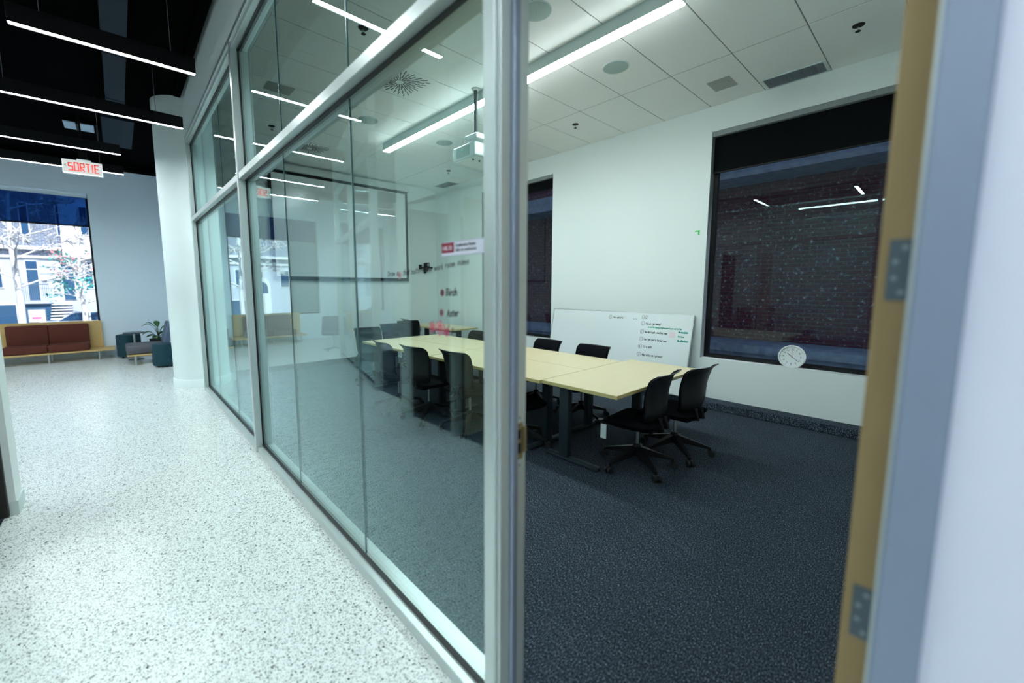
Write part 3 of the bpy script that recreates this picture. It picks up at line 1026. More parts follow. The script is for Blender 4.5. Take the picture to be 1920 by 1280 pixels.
# wall camera
wc = thing('wall_camera', 'small black video camera on a bracket on the far wall', 'camera', (5.50, YF, 2.02))
MB().prism([(0, -.10), (0, .02), (-.14, .02), (-.14, 0)], 'x', -.03, .03).build('bracket', M['blackmetal'], wc)
MB().rbox(-.13, .13, -.16, -.02, .02, .05, .006, 1).build('base', M['blackmetal'], wc)
MB().rbox(-.06, .06, -.15, -.04, .05, .15, .02, 3).build('head', M['plastic'], wc, 40)
MB().cyl((0, -.15, .10), (0, -.175, .10), .03, n=20).build('lens', M['steel'], wc, 40)
MB().rbox(-.20, -.15, -.12, -.05, -.01, .10, .006, 1).build('microphone', M['plastic'], wc, 40)

# ================================================================== TABLES
TH = .747


def desk(x0, x1, y0, y1, legs, foot_axis, label, group='maple desks of the conference table'):
    t = thing('conference_desk', label, 'table', ((x0 + x1) / 2, (y0 + y1) / 2, 0), 0, group)
    cx_, cy_ = (x0 + x1) / 2, (y0 + y1) / 2
    tp = MB().box(x0 - cx_ + .002, x1 - cx_ - .002, y0 - cy_ + .002, y1 - cy_ - .002, TH - .002, TH).build('table_top', M['maple'], t)
    MB().box(x0 - cx_, x1 - cx_, y0 - cy_, y1 - cy_, TH - .030, TH - .002).build('edge_band', M['mapleedge'], t)
    if foot_axis == 'y':
        fy = (y1 - y0) / 2 - .07
        for s in (-1, 1):
            lx = s * ((x1 - x0) / 2 - .14)
            lg = MB().rbox(lx - .032, lx + .032, .165, .265, .03, TH - .05, .006, 2).build('leg', M['legmetal'], t, 30)
            MB().rbox(lx - .034, lx + .034, -.15, .42, .008, .04, .012, 2).build('foot', M['legmetal'], lg, 30)
            MB().rbox(lx - .025, lx + .025, -fy + .03, fy - .03, TH - .06, TH - .031, .004, 1).build('bracket', M['blackmetal'], lg)
        MB().rbox(-(x1 - x0) / 2 + .18, (x1 - x0) / 2 - .18, .19, .24, TH - .11, TH - .06, .004, 1).build('crossbar', M['blackmetal'], t)
    else:
        fx = (x1 - x0) / 2 - .07
        for s in (-1, 1):
            ly = s * ((y1 - y0) / 2 - .20)
            lg = MB().rbox(-.05, .05, ly - .032, ly + .032, .03, TH - .05, .006, 2).build('leg', M['legmetal'], t, 30)
            MB().rbox(-fx, fx, ly - .034, ly + .034, .008, .04, .012, 2).build('foot', M['legmetal'], lg, 30)
            MB().rbox(-fx + .03, fx - .03, ly - .025, ly + .025, TH - .06, TH - .031, .004, 1).build('bracket', M['blackmetal'], lg)
        MB().rbox(-.025, .025, -(y1 - y0) / 2 + .22, (y1 - y0) / 2 - .22, TH - .11, TH - .06, .004, 1).build('crossbar', M['blackmetal'], t)
        for q0 in (-.14, .42):
            MB().box(-fx + .02, -fx + .022, q0, q0 + .11, TH - .14, TH - .031).build('paper_label', M['paper'], t)
    return t


desk(2.830, 4.430, 1.655, 2.425, 2, 'y', 'maple topped desk set crosswise at the near end of the conference table')
desk(2.800, 3.524, 2.431, 4.270, 2, 'x', 'maple topped desk in the left row, nearest behind the glass post')
desk(3.528, 4.250, 2.431, 4.270, 2, 'x', 'maple topped desk in the right row, nearest the leaning whiteboard')
desk(2.795, 3.518, 4.276, 6.115, 2, 'x', 'maple topped desk in the left row, farthest from the door')
desk(3.522, 4.245, 4.276, 6.115, 2, 'x', 'maple topped desk in the right row, farthest from the door')
desk(4.85, 5.56, 6.55, 8.15, 2, 'x', 'separate maple desk against the far right wall', 'maple side desk')


# ================================================================== CHAIRS
def make_chair():
    t = thing('task_chair', 'x', 'chair')
    for k in range(5):
        a = 2 * math.pi * k / 5 + R(90)
        rot = Matrix.Rotation(a, 4, 'Z')
        lg = MB()
        lg.add([(.03, -.026, .115), (.03, .026, .115), (.03, .026, .185), (.03, -.026, .185),
                (.315, -.014, .072), (.315, .014, .072), (.315, .012, .092), (.315, -.012, .092)],
               [(0, 1, 2, 3), (7, 6, 5, 4), (0, 4, 5, 1), (1, 5, 6, 2), (2, 6, 7, 3), (3, 7, 4, 0)])
        lg.cyl((.31, 0, .06), (.31, 0, .092), .015, n=10)
        lo = lg.xf(rot).build('leg', M['plastic'], t, 30)
        cs = MB()
        for s in (-1, 1):
            cs.cyl((.325, s * .008, .029), (.325, s * .028, .029), .029, n=16)
        cs.rbox(.295, .345, -.007, .007, .03, .064, .004, 1)
        cs.xf(rot).build('caster', M['rubber'], lo, 40)
    MB().lathe([(.036, .105), (.04, .12), (.036, .19), (.028, .21)], 20).build('hub', M['plastic'], t, 40)
    MB().cyl((0, 0, .20), (0, 0, .37), .014, n=14).build('gas_lift', M['steel'], t, 40)
    MB().rbox(-.10, .10, -.17, .12, .355, .405, .014, 2).build('tilt_mechanism', M['plastic'], t, 40)

    def seat(u, v):
        x = (u * 2 - 1)
        y = (v * 2 - 1)
        r = .93
        xx, yy = x, y
        # squircle mapping for round corners
        xx = x * math.sqrt(1 - .30 * y * y)
        yy = y * math.sqrt(1 - .30 * x * x)
        e = max(abs(x), abs(y))
        zz = .462 - .028 * e ** 6 + .010 * abs(xx) ** 3
        if yy > .5:
            zz -= .05 * (yy - .5) ** 2 * 4
        return (xx * .265, .02 + yy * .255, zz)
    sm = MB().grid(seat, 14, 14)
    n0 = len(sm.v)
    base = [(p[0] * .9, .02 + (p[1] - .02) * .9, .398) for p in sm.v]
    f0 = list(sm.f)
    sm.v += base
    sm.f += [tuple(i + n0 for i in reversed(q)) for q in f0]
    rim = [i for i in range(14)] + [j * 15 + 14 for j in range(14)] + [14 * 15 + i for i in range(14, 0, -1)] + [j * 15 for j in range(14, 0, -1)]
    for a in range(len(rim)):
        p, q = rim[a], rim[(a + 1) % len(rim)]
        sm.f.append((q, p, p + n0, q + n0))
    sm.build('seat', M['fabric'], t, 60)

    def back(dy, inset):
        def fn(u, v):
            x = u * 2 - 1
            hw = .232 - .030 * (1 - v) ** 2 - inset
            # rounded lower corners
            if v < .14:
                hw *= 1 - .20 * ((.14 - v) / .14) ** 2
            if v > .95:
                hw *= 1 - .05 * ((v - .95) / .05) ** 2
            z = .455 + v * (.435 - inset) + inset / 2
            y = -.215 + .035 * math.sin(v * math.pi * .9) * 1 - .055 * v
            if v > .86:
                y -= .042 * ((v - .86) / .14) ** 2
            if v < .25:
                y += .05 * ((.25 - v) / .25) ** 2
            y += .045 * x * x * (1 - .5 * max(0, v - .6)) + dy
            return (x * hw, y, z), (0, 1, 0)
        return fn
    bk = MB().shell(back(0, 0), 12, 18, .014).build('backrest', M['plastic'], t, 60)
    MB().shell(back(.016, .012), 12, 16, .018).build('back_pad', M['fabric'], bk, 60)
    pf = MB()
    for i in range(13):
        for j in range(7):
            u, v = .2 + i * .05, .08 + j * .035
            p, _ = back(-.0085, 0)(u, v)
            pf.add([(p[0] - .004, p[1] - .0006, p[2] - .004), (p[0] + .004, p[1] - .0006, p[2] - .004), (p[0] + .004, p[1] - .0006, p[2] + .004), (p[0] - .004, p[1] - .0006, p[2] + .004)], [(0, 1, 2, 3)])
    pf.build('perforations', M['hole'], bk, kind='stuff')
    MB().tube([(-.05, -.16, .385), (-.05, -.24, .40), (-.05, -.215, .50)], .016, 8).tube([(.05, -.16, .385), (.05, -.24, .40), (.05, -.215, .50)], .016, 8).rbox(-.062, .062, -.175, -.145, .375, .40, .006, 1).build('back_bracket', M['plastic'], t, 50)
    return t


chair0 = make_chair()
chairs = [
    (3.335, 1.735, 3, .00, 'black task chair with a white tag at the near table end, left of the pair'),
    (3.880, 1.640, -6, .00, 'black task chair at the near table end, right of the pair by the window'),
    (4.130, 2.900, 90, -.02, 'black task chair across the table in front of the whiteboard, nearer of the two'),
    (4.130, 3.640, 88, -.02, 'black task chair across the table near the whiteboard\'s left end'),
    (4.150, 4.350, 92, -.02, 'black task chair across the table hidden behind the aluminium post'),
    (4.130, 5.100, 90, -.02, 'black task chair seen through the glass across the table beside the post'),
    (2.850, 3.500, -88, .03, 'black task chair on the near table side, closest to the glass post'),
    (2.720, 4.130, -86, .03, 'black task chair on the near table side, middle of three behind the glass'),
    (2.640, 4.720, -94, .03, 'black task chair on the near table side, farthest left of three'),
    (2.960, 2.840, -90, .00, 'black task chair with its caster showing beside the blue table leg'),
    (3.080, 6.330, 176, .02, 'black task chair at the far left corner of the table'),
    (3.720, 6.620, 184, .03, 'black task chair beyond the far table end, left of the far pair'),
    (4.260, 7.020, 170, .03, 'black task chair beyond the far table end, right of the far pair'),
    (4.70, 7.60, -100, .04, 'black task chair tucked at the separate far desk'),
]
for i, (x, y, rz, dz, lab) in enumerate(chairs):
    t = chair0 if i == 0 else copy_tree(chair0)
    t.location = (x, y, 0)
    t.rotation_euler = (0, 0, R(rz))
    t['label'] = lab
    t['group'] = 'black task chairs'
    for ch in t.children:
        if ch.name.split('.')[0] in ('seat', 'backrest', 'tilt_mechanism', 'back_bracket'):
            ch.location.z = dz
MB().box(-.25, -.248, .17, .225, .27, .40).build('tag', M['paper'], chair0, label='white paper tag hanging from the seat')

# ================================================================== WHITEBOARD
wbL, wbR, wbH, lean = 4.71, 2.27, 1.235, R(11.5)
wb = thing('whiteboard', 'large whiteboard with handwritten notes leaning on the wall behind the table', 'whiteboard', (W - .29, (wbL + wbR) / 2, .10))
wb.rotation_euler = (0, lean, 0)
hw = (wbL - wbR) / 2
wb.location = (W - .255, (wbL + wbR) / 2, .106)
bo = MB().box(-.006, .006, -hw + .008, hw - .008, .008, 1.12).build('panel', M['board'], wb)
f = MB().box(-.010, .012, -hw, -hw + .010, 0, 1.128).box(-.010, .012, hw - .010, hw, 0, 1.128).box(-.010, .012, -hw + .01, hw - .01, 0, .008).box(-.010, .012, -hw + .01, hw - .01, 1.12, 1.128)
f.build('trim', M['steel'], wb)
U, V, N = Vector((0, -1, 0)), Vector((0, 0, 1)), Vector((-1, 0, 0))
yc = (wbL + wbR) / 2
ink = MB()
tq = MB()


def wl(mb, text, y, z, h, wd=.0042):
    write(mb, text, Vector((-.0062, y - yc, z)), U * .62, V, N, h, wd, .5)


def circ(mb, y, z, r):
    pts = [(r * math.cos(a * .5236), r * math.sin(a * .5236) * 1.15) for a in range(13)]
    ribbon(mb, pts, .004, Vector((-.0062, y - yc, z)), U, V, N)


wl(ink, "FAQ'", 3.02, 1.035, .055)
for n_, (txt, y, z) in enumerate((('How do I get money?', 2.945, .955), ('How do I book a meeting room', 2.945, .83), ('Can I get card to the bat cave', 2.945, .72), ('CSS & Swift!', 2.945, .61), ('What coffee can I get next?', 2.945, .49), ('Who is next ambassador?', 2.945, .36))):
    wl(ink, txt, y, z, .029)
    wl(ink, str(n_ + 1), y + .055, z, .03, .004)
    circ(ink, y + .046, z + .014, .027)
wl(ink, 'Can I work at d', 3.50, 1.02, .028)
wl(ink, '1', 3.56, 1.02, .03, .004)
circ(ink, 3.55, 1.034, .026)
for a, b in ((3.16, 1.02), (3.12, 1.02)):
    ribbon(ink, [(0, .015), (.012, 0), (.028, .004)], .004, Vector((-.0062, a - yc, b)), U, V, N)
ink.build('black_writing', M['ink'], wb, kind='stuff')
wl(tq, 'we are the funding program have to you visit in Tina', 2.905, .908, .024)
wl(tq, 'the newsletter', 2.455, .865, .024, .007)
wl(tq, 'the forum', 2.455, .805, .024)
wl(tq, 'the office hours', 2.455, .745, .024, .007)
tq.build('green_writing', M['teal_ink'], wb, kind='stuff')
MB().box(-.0065, -.006, 2.50 - yc, 2.58 - yc, .79, .87).build('pink_smear', mat('wiped_pink_marker', (.84, .70, .76), .3), wb)

# wall clock standing on the window sill
ck = thing('wall_clock', 'white round clock leaning in the large window, showing twenty past ten', 'clock', (W + .062, 1.165, .766), 0)
ck.rotation_euler = (0, R(8), 0)
MBr = Matrix.Rotation(R(-90), 4, 'Y')
MB().lathe([(.122, -.026), (.136, -.018), (.138, .006), (.132, .016), (.122, .016), (.117, .006), (.117, -.02)], 48).xf(MBr).build('rim', M['white'], ck, 40)
MB().lathe([(.118, -.018), (.118, .003)], 48).xf(MBr).build('face', mat('clock_face', (.80, .84, .86), .5), ck, 40)
dm = frame_mtx((-.0036, 0, 0), (0, -1, 0), (0, 0, 1))
for h in range(1, 13):
    a = math.pi / 2 - h * math.pi / 6
    font_mesh('numeral', str(h), .026, dm @ Matrix.Translation((.086 * math.cos(a), .086 * math.sin(a), 0)), M['ink'], ck, .0003, 'CENTER', .0004)
tk = MB()
for h in range(12):
    a = h * math.pi / 6
    O = Vector((-.0034, 0, 0))
    ribbon(tk, [(.105 * math.cos(a), .105 * math.sin(a)), (.112 * math.cos(a), .112 * math.sin(a))], .003, O, U, V, N)
tk.build('tick_marks', M['ink'], ck, kind='stuff')
for nm, hh, ln, wd_, zz, mm in (('hour_hand', 10.35, .058, .0065, .005, 'ink'), ('minute_hand', 4.2, .088, .005, .0065, 'ink'), ('second_hand', 12.0, .085, .0018, .008, 'red')):
    a = math.pi / 2 - hh * math.pi / 6
    q = MB()
    ribbon(q, [(-.016 * math.cos(a), -.016 * math.sin(a)), (ln * math.cos(a), ln * math.sin(a))], wd_, Vector((-zz, 0, 0)), U, V, N)
    q.build(nm, M[mm], ck)

# green tape on the wall
q = MB().prism([(2.347, 2.335), (2.330, 2.352), (2.278, 2.352), (2.278, 2.290), (2.298, 2.290), (2.298, 2.335)], 'x', W - .0015, W)
tag(q.build('tape_mark', M['green']), 'small green tape corner stuck on the white wall left of the large window', 'tape')

# ================================================================== ROOM SIGN AND WRITING ON THE GLASS
sg = thing('room_sign', 'white and crimson room sign on the glass reading 145.10 Conference Room', 'sign', (.9425, 1.322, 1.768))
MB().rbox(-.003, 0, -.256, 0, -.052, 0, .001, 1).build('plate', M['signwhite'], sg)
MB().box(-.0036, -.003, -.256, 0, -.0025, 0).box(-.0036, -.003, -.256, 0, -.052, -.0495).build('edge_line', M['lilac'], sg)
MB().box(-.0036, -.003, -.080, -.001, -.040, -.003).build('number_block', M['crimson'], sg)
sm_ = lambda y, z: frame_mtx((-.0041, y, z), (0, -1, 0), (0, 0, 1))
font_mesh('number', '145.10', .023, sm_(-.008, -.030), M['signwhite'], sg, .0003, bold=.0003, sx=.95)
font_mesh('room_name', 'Conference Room', .0155, sm_(-.089, -.020), M['ink'], sg, .0003, bold=.0004)
font_mesh('room_name', 'Salle de conférence', .0155, sm_(-.089, -.037), M['ink'], sg, .0003)

gw = thing('glass_writing', 'handwritten marker note and pink flowers on the partition glass', 'writing', (.9435, 1.77, 1.655))
q = MB()
N2 = Vector((-1, 0, 0))
U2 = Vector((0, -1, .045)).normalized()
V2 = Vector((0, 0, 1))


def gp(y, z):
    return Vector((-.0002, y - 1.77, z - 1.655))


write(q, 'Draw a', gp(1.765, 1.648), U2, V2, N2, .024, .0026, .3)
write(q, 'that suits', gp(1.622, 1.652), U2, V2, N2, .022, .0024, .3)
write(q, 'your work', gp(1.45, 1.662), U2, V2, N2, .022, .0026, .3)
write(q, 'room', gp(1.305, 1.673), U2, V2, N2, .022, .0026, .3)
write(q, 'name', gp(1.225, 1.679), U2, V2, N2, .022, .0026, .3)
write(q, 'Birch', gp(1.303, 1.566), U2, V2, N2, .026, .0046, .3, track=.3)
write(q, 'Aster', gp(1.297, 1.486), U2, V2, N2, .025, .0044, .3, track=.3)
write(q, 'l y', gp(1.292, 1.425), U2, V2, N2, .024, .0026, .3)
q.build('black_writing', M['ink'], gw, kind='stuff')


def flower(mb, y, z, r, wd):
    for k in range(6):
        a = k * math.pi / 3 + .3
        pts = []
        for i in range(9):
            b = i / 8 * 2 * math.pi
            rr = r * (.62 - .38 * math.cos(b))
            off = .30 * math.sin(b)
            pts.append((rr * math.cos(a + off), rr * math.sin(a + off)))
        ribbon(mb, pts, wd, gp(y, z), Vector((0, -1, 0)), V2, N2)
    ribbon(mb, [(r * .2 * math.cos(i), r * .2 * math.sin(i)) for i in range(7)], wd, gp(y, z), Vector((0, -1, 0)), V2, N2)


for fy, fz, fr_, fwd, fm in ((1.400, 1.437, .024, .003, 'pink'), (1.345, 1.437, .031, .0034, 'pink'), (1.300, 1.424, .017, .003, 'pink'),
                             (1.655, 1.652, .017, .003, 'palepink'), (1.326, 1.577, .014, .0045, 'palepink'), (1.332, 1.498, .014, .004, 'palepink')):
    fq = MB()
    flower(fq, fy, fz, fr_, fwd)
    fq.build('drawn_flower', M[fm], gw)

# ================================================================== CORRIDOR LIGHTS, DUCT, EXIT SIGN
rows = [(5.03, -.485, .705, 'nearest corridor pendant light in view, a slim black bar over the walkway'), (6.80, -1.0, .775, 'second corridor pendant light in view, in front of the round column'),
        (8.75, -1.4, .178, 'third corridor pendant light in view, just above the exit sign'), (10.22, -1.8, .222, 'farthest pendant light in view, running behind the exit sign'),
        (3.20, -.40, .705, 'corridor pendant light overhead that shows only as a reflection in the upper glass'), (1.40, -.45, .705, 'corridor pendant light above the doorway, out of the frame'),
        (-.45, -.45, .705, 'corridor pendant light behind the viewpoint'), (-2.3, -.45, .705, 'last corridor pendant light at the back'),
        (10.9, -4.2, -2.6, 'lobby pendant light beyond the left wall, third row')]
LZ = 3.64
for i, (y, xa, xb, lab) in enumerate(rows):
    t = thing('pendant_light', lab, 'light', ((xa + xb) / 2, y, LZ), 0, 'corridor pendant lights')
    h = (xb - xa) / 2
    MB().rbox(-h, h, -.032, .032, .012, .135, .003, 1).box(-h, h, -.032, -.0285, -.0055, .014).box(-h, h, .0285, .032, -.0055, .014).box(-h, -h + .003, -.0285, .0285, -.0055, .014).box(h - .003, h, -.0285, .0285, -.0055, .014).build('housing', M['blackmetal'], t)
    MB().box(-h + .004, h - .004, -.028, .028, .002, .011).build('diffuser', M['lamp2'], t)
    for s in (-.7, .7):
        MB().cyl((s * h, 0, .13), (s * h, 0, ZB - LZ), .0022, n=6).build('cable', M['slat'], t)
# study lamp (opposite room), and an added lamp brightening the angled room's reflection
for lx_, ly_, hl, lab in ((-2.6, 1.7, 1.3, 'linear light in the room across the corridor, seen mirrored'), (-3.6, 7.0, 1.8, 'linear light added behind the angled screen to brighten its reflection')):
    t = thing('ceiling_light', lab, 'light', (lx_, ly_, 3.9))
    MB().box(-.055, .055, -hl, hl, -.09, 0).build('housing', M['housing'], t)
    MB().box(-.05, .05, -hl + .01, hl - .01, -.110, -.09).build('diffuser', M['lamp'], t)

dc = thing('air_duct', 'dark blue painted air duct under the black corridor ceiling', 'duct', (.16, 6, 4.26))
MB().box(-.10, .10, -4, 2.3, -.06, .158).build('narrow_run', M['duct'], dc)
MB().box(-.17, .22, 2.9, 4.6, -.06, .158).build('wide_run', M['duct'], dc)
MB().box(-.13, .14, 2.3, 2.9, -.02, .158).build('damper', M['blackmetal'], dc)
q = MB()
for yy in (-2.5, -1, .5, 2.0):
    q.box(-.106, .106, yy, yy + .03, -.066, .158)
q.build('flange', M['duct'], dc)
lp = thing('light_panel', 'small pale blue twin diffuser panel up in the black ceiling', 'panel', (-.31, 10.1, 4.30))
for a, b in ((-.17, -.02), (.03, .20)):
    MB().rbox(a, b, -.20, .20, 0, .02, .004, 1).build('panel', mat('pale_panel', (.5, .62, .78), .6) if a < 0 else bpy.data.materials['pale_panel'], lp)
MB().box(-.02, .03, -.22, .22, -.01, .11).build('divider', M['blackmetal'], lp)

xs_ = thing('exit_sign', 'white lit exit sign with red letters SORTIE hanging over the lobby', 'sign', (-.265, 9.20, 3.455))
MB().rbox(-.235, .215, -.03, .03, -.115, .095, .006, 2).build('case', M['white'], xs_)
MB().box(-.228, .208, -.0315, -.030, -.095, .088).build('face', M['exitface'], xs_)
MB().rbox(-.07, .09, -.05, .05, .095, .115, .004, 1).build('canopy', M['white'], xs_)
MB().rbox(-.04, .05, -.03, .03, .115, .24, .004, 1).cyl((0, 0, .24), (0, 0, ZB - 3.455), .010, n=10).build('stem', M['blackmetal'], xs_)
lq = MB()
UU, VV, NN = Vector((1, 0, 0)), Vector((0, 0, 1)), Vector((0, -1, 0))
BL = {'S': [[(1, .9), (0, .9), (0, .5), (1, .5), (1, 0), (0, 0)]], 'O': [[(0, 0), (0, 1), (1, 1), (1, 0), (0, 0)]], 'R': [[(0, 0), (0, 1), (1, 1), (1, .55), (0, .5), (1, 0)]],
      'T': [[(0, 1), (1, 1)], [(.5, 1), (.5, 0)]], 'I': [[(.5, 1), (.5, 0)]], 'E': [[(1, 1), (0, 1), (0, 0), (1, 0)], [(0, .5), (.8, .5)]]}
x = -.165
for chx in 'SORTIE':
    wch = .012 if chx == 'I' else .042
    for s in BL[chx]:
        ribbon(lq, [((a if chx != 'I' else .5) * wch, b * .115) for a, b in s], .017, Vector((x, -.0317, -.062)), UU, VV, NN, .001)
    x += wch + .0225
lq.build('letters', M['red'], xs_)
aq = MB()
ribbon(aq, [(.018, .03), (0, .015), (.018, 0)], .006, Vector((-.21, -.0317, -.01)), UU, VV, NN, .001)
aq.build('arrow', M['ink'], xs_)

# ================================================================== LOBBY FURNITURE
so = thing('lounge_sofa', 'rust red two seat lounge sofa on a long birch plywood bench under the window', 'sofa', (-1.15, 12.45, 0))
MB().rbox(-.95, .985, -.02, .62, .195, .228, .004, 1).build('bench_plank', M['birch'], so)
MB().rbox(-.95, .79, .565, .60, .228, .84, .004, 1).build('back_panel', M['birch'], so)
for a, b in ((-.68, -.052), (-.052, .575)):
    MB().rbox(a, b, 0, .50, .23, .385, .03, 3).build('seat_cushion', M['rust'], so, 50)
    MB().rbox(a + (.02 if a < -.5 else 0), b, .42, .56, .36, .79, .03, 3).build('back_cushion', M['rust'], so, 50)
for lx_ in (-.80, -.05, .72):
    for ly_ in (.03, .55):
        MB().cyl((lx_, ly_, 0), (lx_, ly_, .195), .018, n=12).build('leg', M['steel'], so, 40)

for x_, y_, r_, h_, lab in ((.075, 12.46, .222, .53, 'dark teal drum ottoman at the end of the rust sofa'), (.585, 10.52, .20, .47, 'dark teal drum ottoman in front of the white column')):
    t = thing('ottoman', lab, 'ottoman', (x_, y_, 0), R(12), 'teal ottomans')
    MB().lathe([(r_ * .93, .035), (r_, .06), (r_, h_ - .03), (r_ * .96, h_ - .005), (r_ * .5, h_ + .004), (.01, h_ + .005)], 12).build('body', M['tealfab'], t, 35)
    for k in range(4):
        a = k * math.pi / 2 + .5
        MB().cyl((r_ * .7 * math.cos(a), r_ * .7 * math.sin(a), 0), (r_ * .7 * math.cos(a), r_ * .7 * math.sin(a), .04), .02, n=10).build('foot', M['plastic'], t, 40)

st_ = thing('side_table', 'small dark round side table between ottoman and plant', 'table', (.17, 11.98, 0))
MB().lathe([(.185, .585), (.19, .592), (.19, .603), (.185, .608)], 32).build('table_top', M['darktop'], st_, 40)
MB().cyl((0, 0, .012), (0, 0, .586), .017, n=12).build('pole', M['steel'], st_, 40)
MB().lathe([(.14, 0), (.14, .008), (.02, .014)], 28).build('base', M['darktop'], st_, 40)

bn = thing('lounge_bench', 'low grey cushioned bench with slanted back beside the column', 'bench', (.42, 11.35, 0))
MB().rbox(-.40, .42, -.38, .36, .195, .225, .004, 1).build('bench_plank', M['birch'], bn)
MB().rbox(-.41, .24, -.36, .34, .226, .41, .035, 3).build('seat_cushion', M['greyfab'], bn, 50)
q = MB().rbox(-.06, .06, -.36, .34, 0, .46, .03, 3).xf(Matrix.Translation((.24, 0, .40)) @ Matrix.Rotation(R(14), 4, 'Y'))
q.build('back_cushion', M['bluefab'], bn, 50)
for lx_, ly_ in ((-.27, -.33), (-.27, .31), (.34, -.33), (.34, .31)):
    MB().cyl((lx_, ly_, 0), (lx_, ly_, .195), .016, n=12).build('leg', M['steel'], bn, 40)


def leaf_mb(base, tip, wd, droop):
    base, tip = Vector(base), Vector(tip)
    d = tip - base
    side = d.cross(Vector((0, 0, 1)))
    if side.length < 1e-3:
        side = Vector((1, 0, 0))
    side.normalize()

    def fn(u, v):
        w_ = wd * math.sin(math.pi * min(1, (v * .93 + .05))) ** .8
        p = base + d * v + side * (u * 2 - 1) * w_
        p.z += droop * math.sin(v * math.pi) - abs(u * 2 - 1) * w_ * .3
        return tuple(p), (0, 0, 1)
    return MB().shell(fn, 4, 8, .004)


pl = thing('potted_plant', 'dark pot plant with broad green leaves behind the grey bench', 'plant', (.60, 12.15, 0))
MB().lathe([(.12, 0), (.15, .02), (.17, .40), (.18, .42), (.165, .42), (.16, .38)], 24).build('pot', M['pot'], pl, 40)
MB().lathe([(.158, .375), (.02, .39)], 24).build('soil', M['hole'], pl)
lv = [((-.30, -.05, .52), .075, .10), ((-.22, -.15, .48), .07, .06), ((-.10, -.16, .45), .075, .05), ((.03, -.14, .40), .085, .05), ((-.20, .05, .80), .05, .05), ((.16, .02, .66), .07, .08), ((.10, -.10, .56), .07, .05), ((-.02, .12, .82), .06, .05), ((.22, -.1, .52), .06, .07), ((-.28, -.02, .72), .05, .10)]
for tip, wd_, dr_ in lv:
    b_ = (tip[0] * .18, tip[1] * .18, .42 + (tip[2] - .4) * .65)
    MB().tube([(0, 0, .38), (tip[0] * .06, tip[1] * .06, .42 + (tip[2] - .4) * .35), b_], .007, 6).build('stem', M['stem'], pl, 40)
    leaf_mb(b_, tip, wd_, dr_).build('leaf', M['leaf'], pl, 60)

# lounge chairs standing beyond the left wall (mirrored in the glass)
first = None
for x_, y_, rz, lab in ((-2.05, 10.3, 200, 'dark grey swivel lounge chair in the lobby, nearer the sofa'), (-2.9, 11.2, 220, 'dark grey swivel lounge chair in the lobby, farther from the sofa')):
    if first is None:
        t = first = thing('lounge_chair', lab, 'chair', (x_, y_, 0), R(rz), 'swivel lounge chairs')
        MB().lathe([(.05, .40), (.27, .41), (.29, .44), (.27, .47), (.02, .475)], 32).build('seat', M['bluefab'], t, 50)
        MB().shell(lambda u, v: (((u * 2 - 1) * (.28 - .04 * v), -.22 - .09 * v + .09 * (u * 2 - 1) ** 2, .45 + .40 * v), (0, 1, 0)), 10, 8, .03).build('backrest', M['bluefab'], t, 60)
        MB().cyl((0, 0, .05), (0, 0, .41), .022, n=14).build('pole', M['steel'], t, 40)
        for k in range(4):
            a = k * math.pi / 2 + .6
            MB().tube([(0, 0, .09), (.15 * math.cos(a), .15 * math.sin(a), .05), (.30 * math.cos(a), .30 * math.sin(a), .012)], .012, 8).build('leg', M['steel'], t, 40)
    else:
        t = copy_tree(first)
        t.location = (x_, y_, 0)
        t.rotation_euler = (0, 0, R(rz))
        t['label'] = lab

# lobby windows with screens
for k, (a, b) in enumerate(lwins):
    wo = sempty('window_%d' % (k + 3), (0, YL + .14, 0))
    f = MB()
    fw = .04
    f.box(a, a + fw, 0, .07, LZ0, LZ1).box(b - fw, b, 0, .07, LZ0, LZ1).box(a + fw, b - fw, 0, .07, LZ0, LZ0 + fw).box(a + fw, b - fw, 0, .07, LZ1 - fw, LZ1)
    if k == 1:
        f.box(-2.0, -1.96, 0, .07, LZ0 + fw, LZ1 - fw)
    f.build('frame', M['frame'], wo)
    MB().box(a + fw, b - fw, .03, .04, LZ0 + fw, LZ1 - fw).build('pane', M['clear'], wo)
    bl = thing('roller_blind', ('sheer navy roller blind across the top of the lobby window above the sofa' if k else 'sheer navy roller blind on the far left lobby window, seen mirrored'), 'blind', ((a + b) / 2, YL + .10, LZ1))
    h = (b - a) / 2 - .01
    MB().box(-h, h, -.001, .001, 2.98 - LZ1, -.08).build('fabric', M['sheer'], bl)
    MB().rbox(-h, h, -.008, .008, 2.955 - LZ1, 2.985 - LZ1, .003, 1).build('bottom_bar', M['blackmetal'], bl)
    MB().rbox(-h, h, -.075, -.010, -.085, -.001, .003, 1).build('cassette', M['lobby_wall'], bl)
    MB().cyl((-h, .022, -.04), (h, .022, -.04), .025, n=16).build('roller', M['blackmetal'], bl, 40)
bl = thing('side_blind', 'grey blind lowered over the narrow left pane of the lobby window, seen mirrored', 'blind', (-2.36, YL + .10, 2.95))
MB().box(-.37, .38, .006, .008, .83 - 2.95, 0).build('fabric', M['greyblind'], bl)
MB().rbox(-.37, .38, .003, .011, .82 - 2.95, .835 - 2.95, .002, 1).build('bottom_bar', M['steel'], bl)

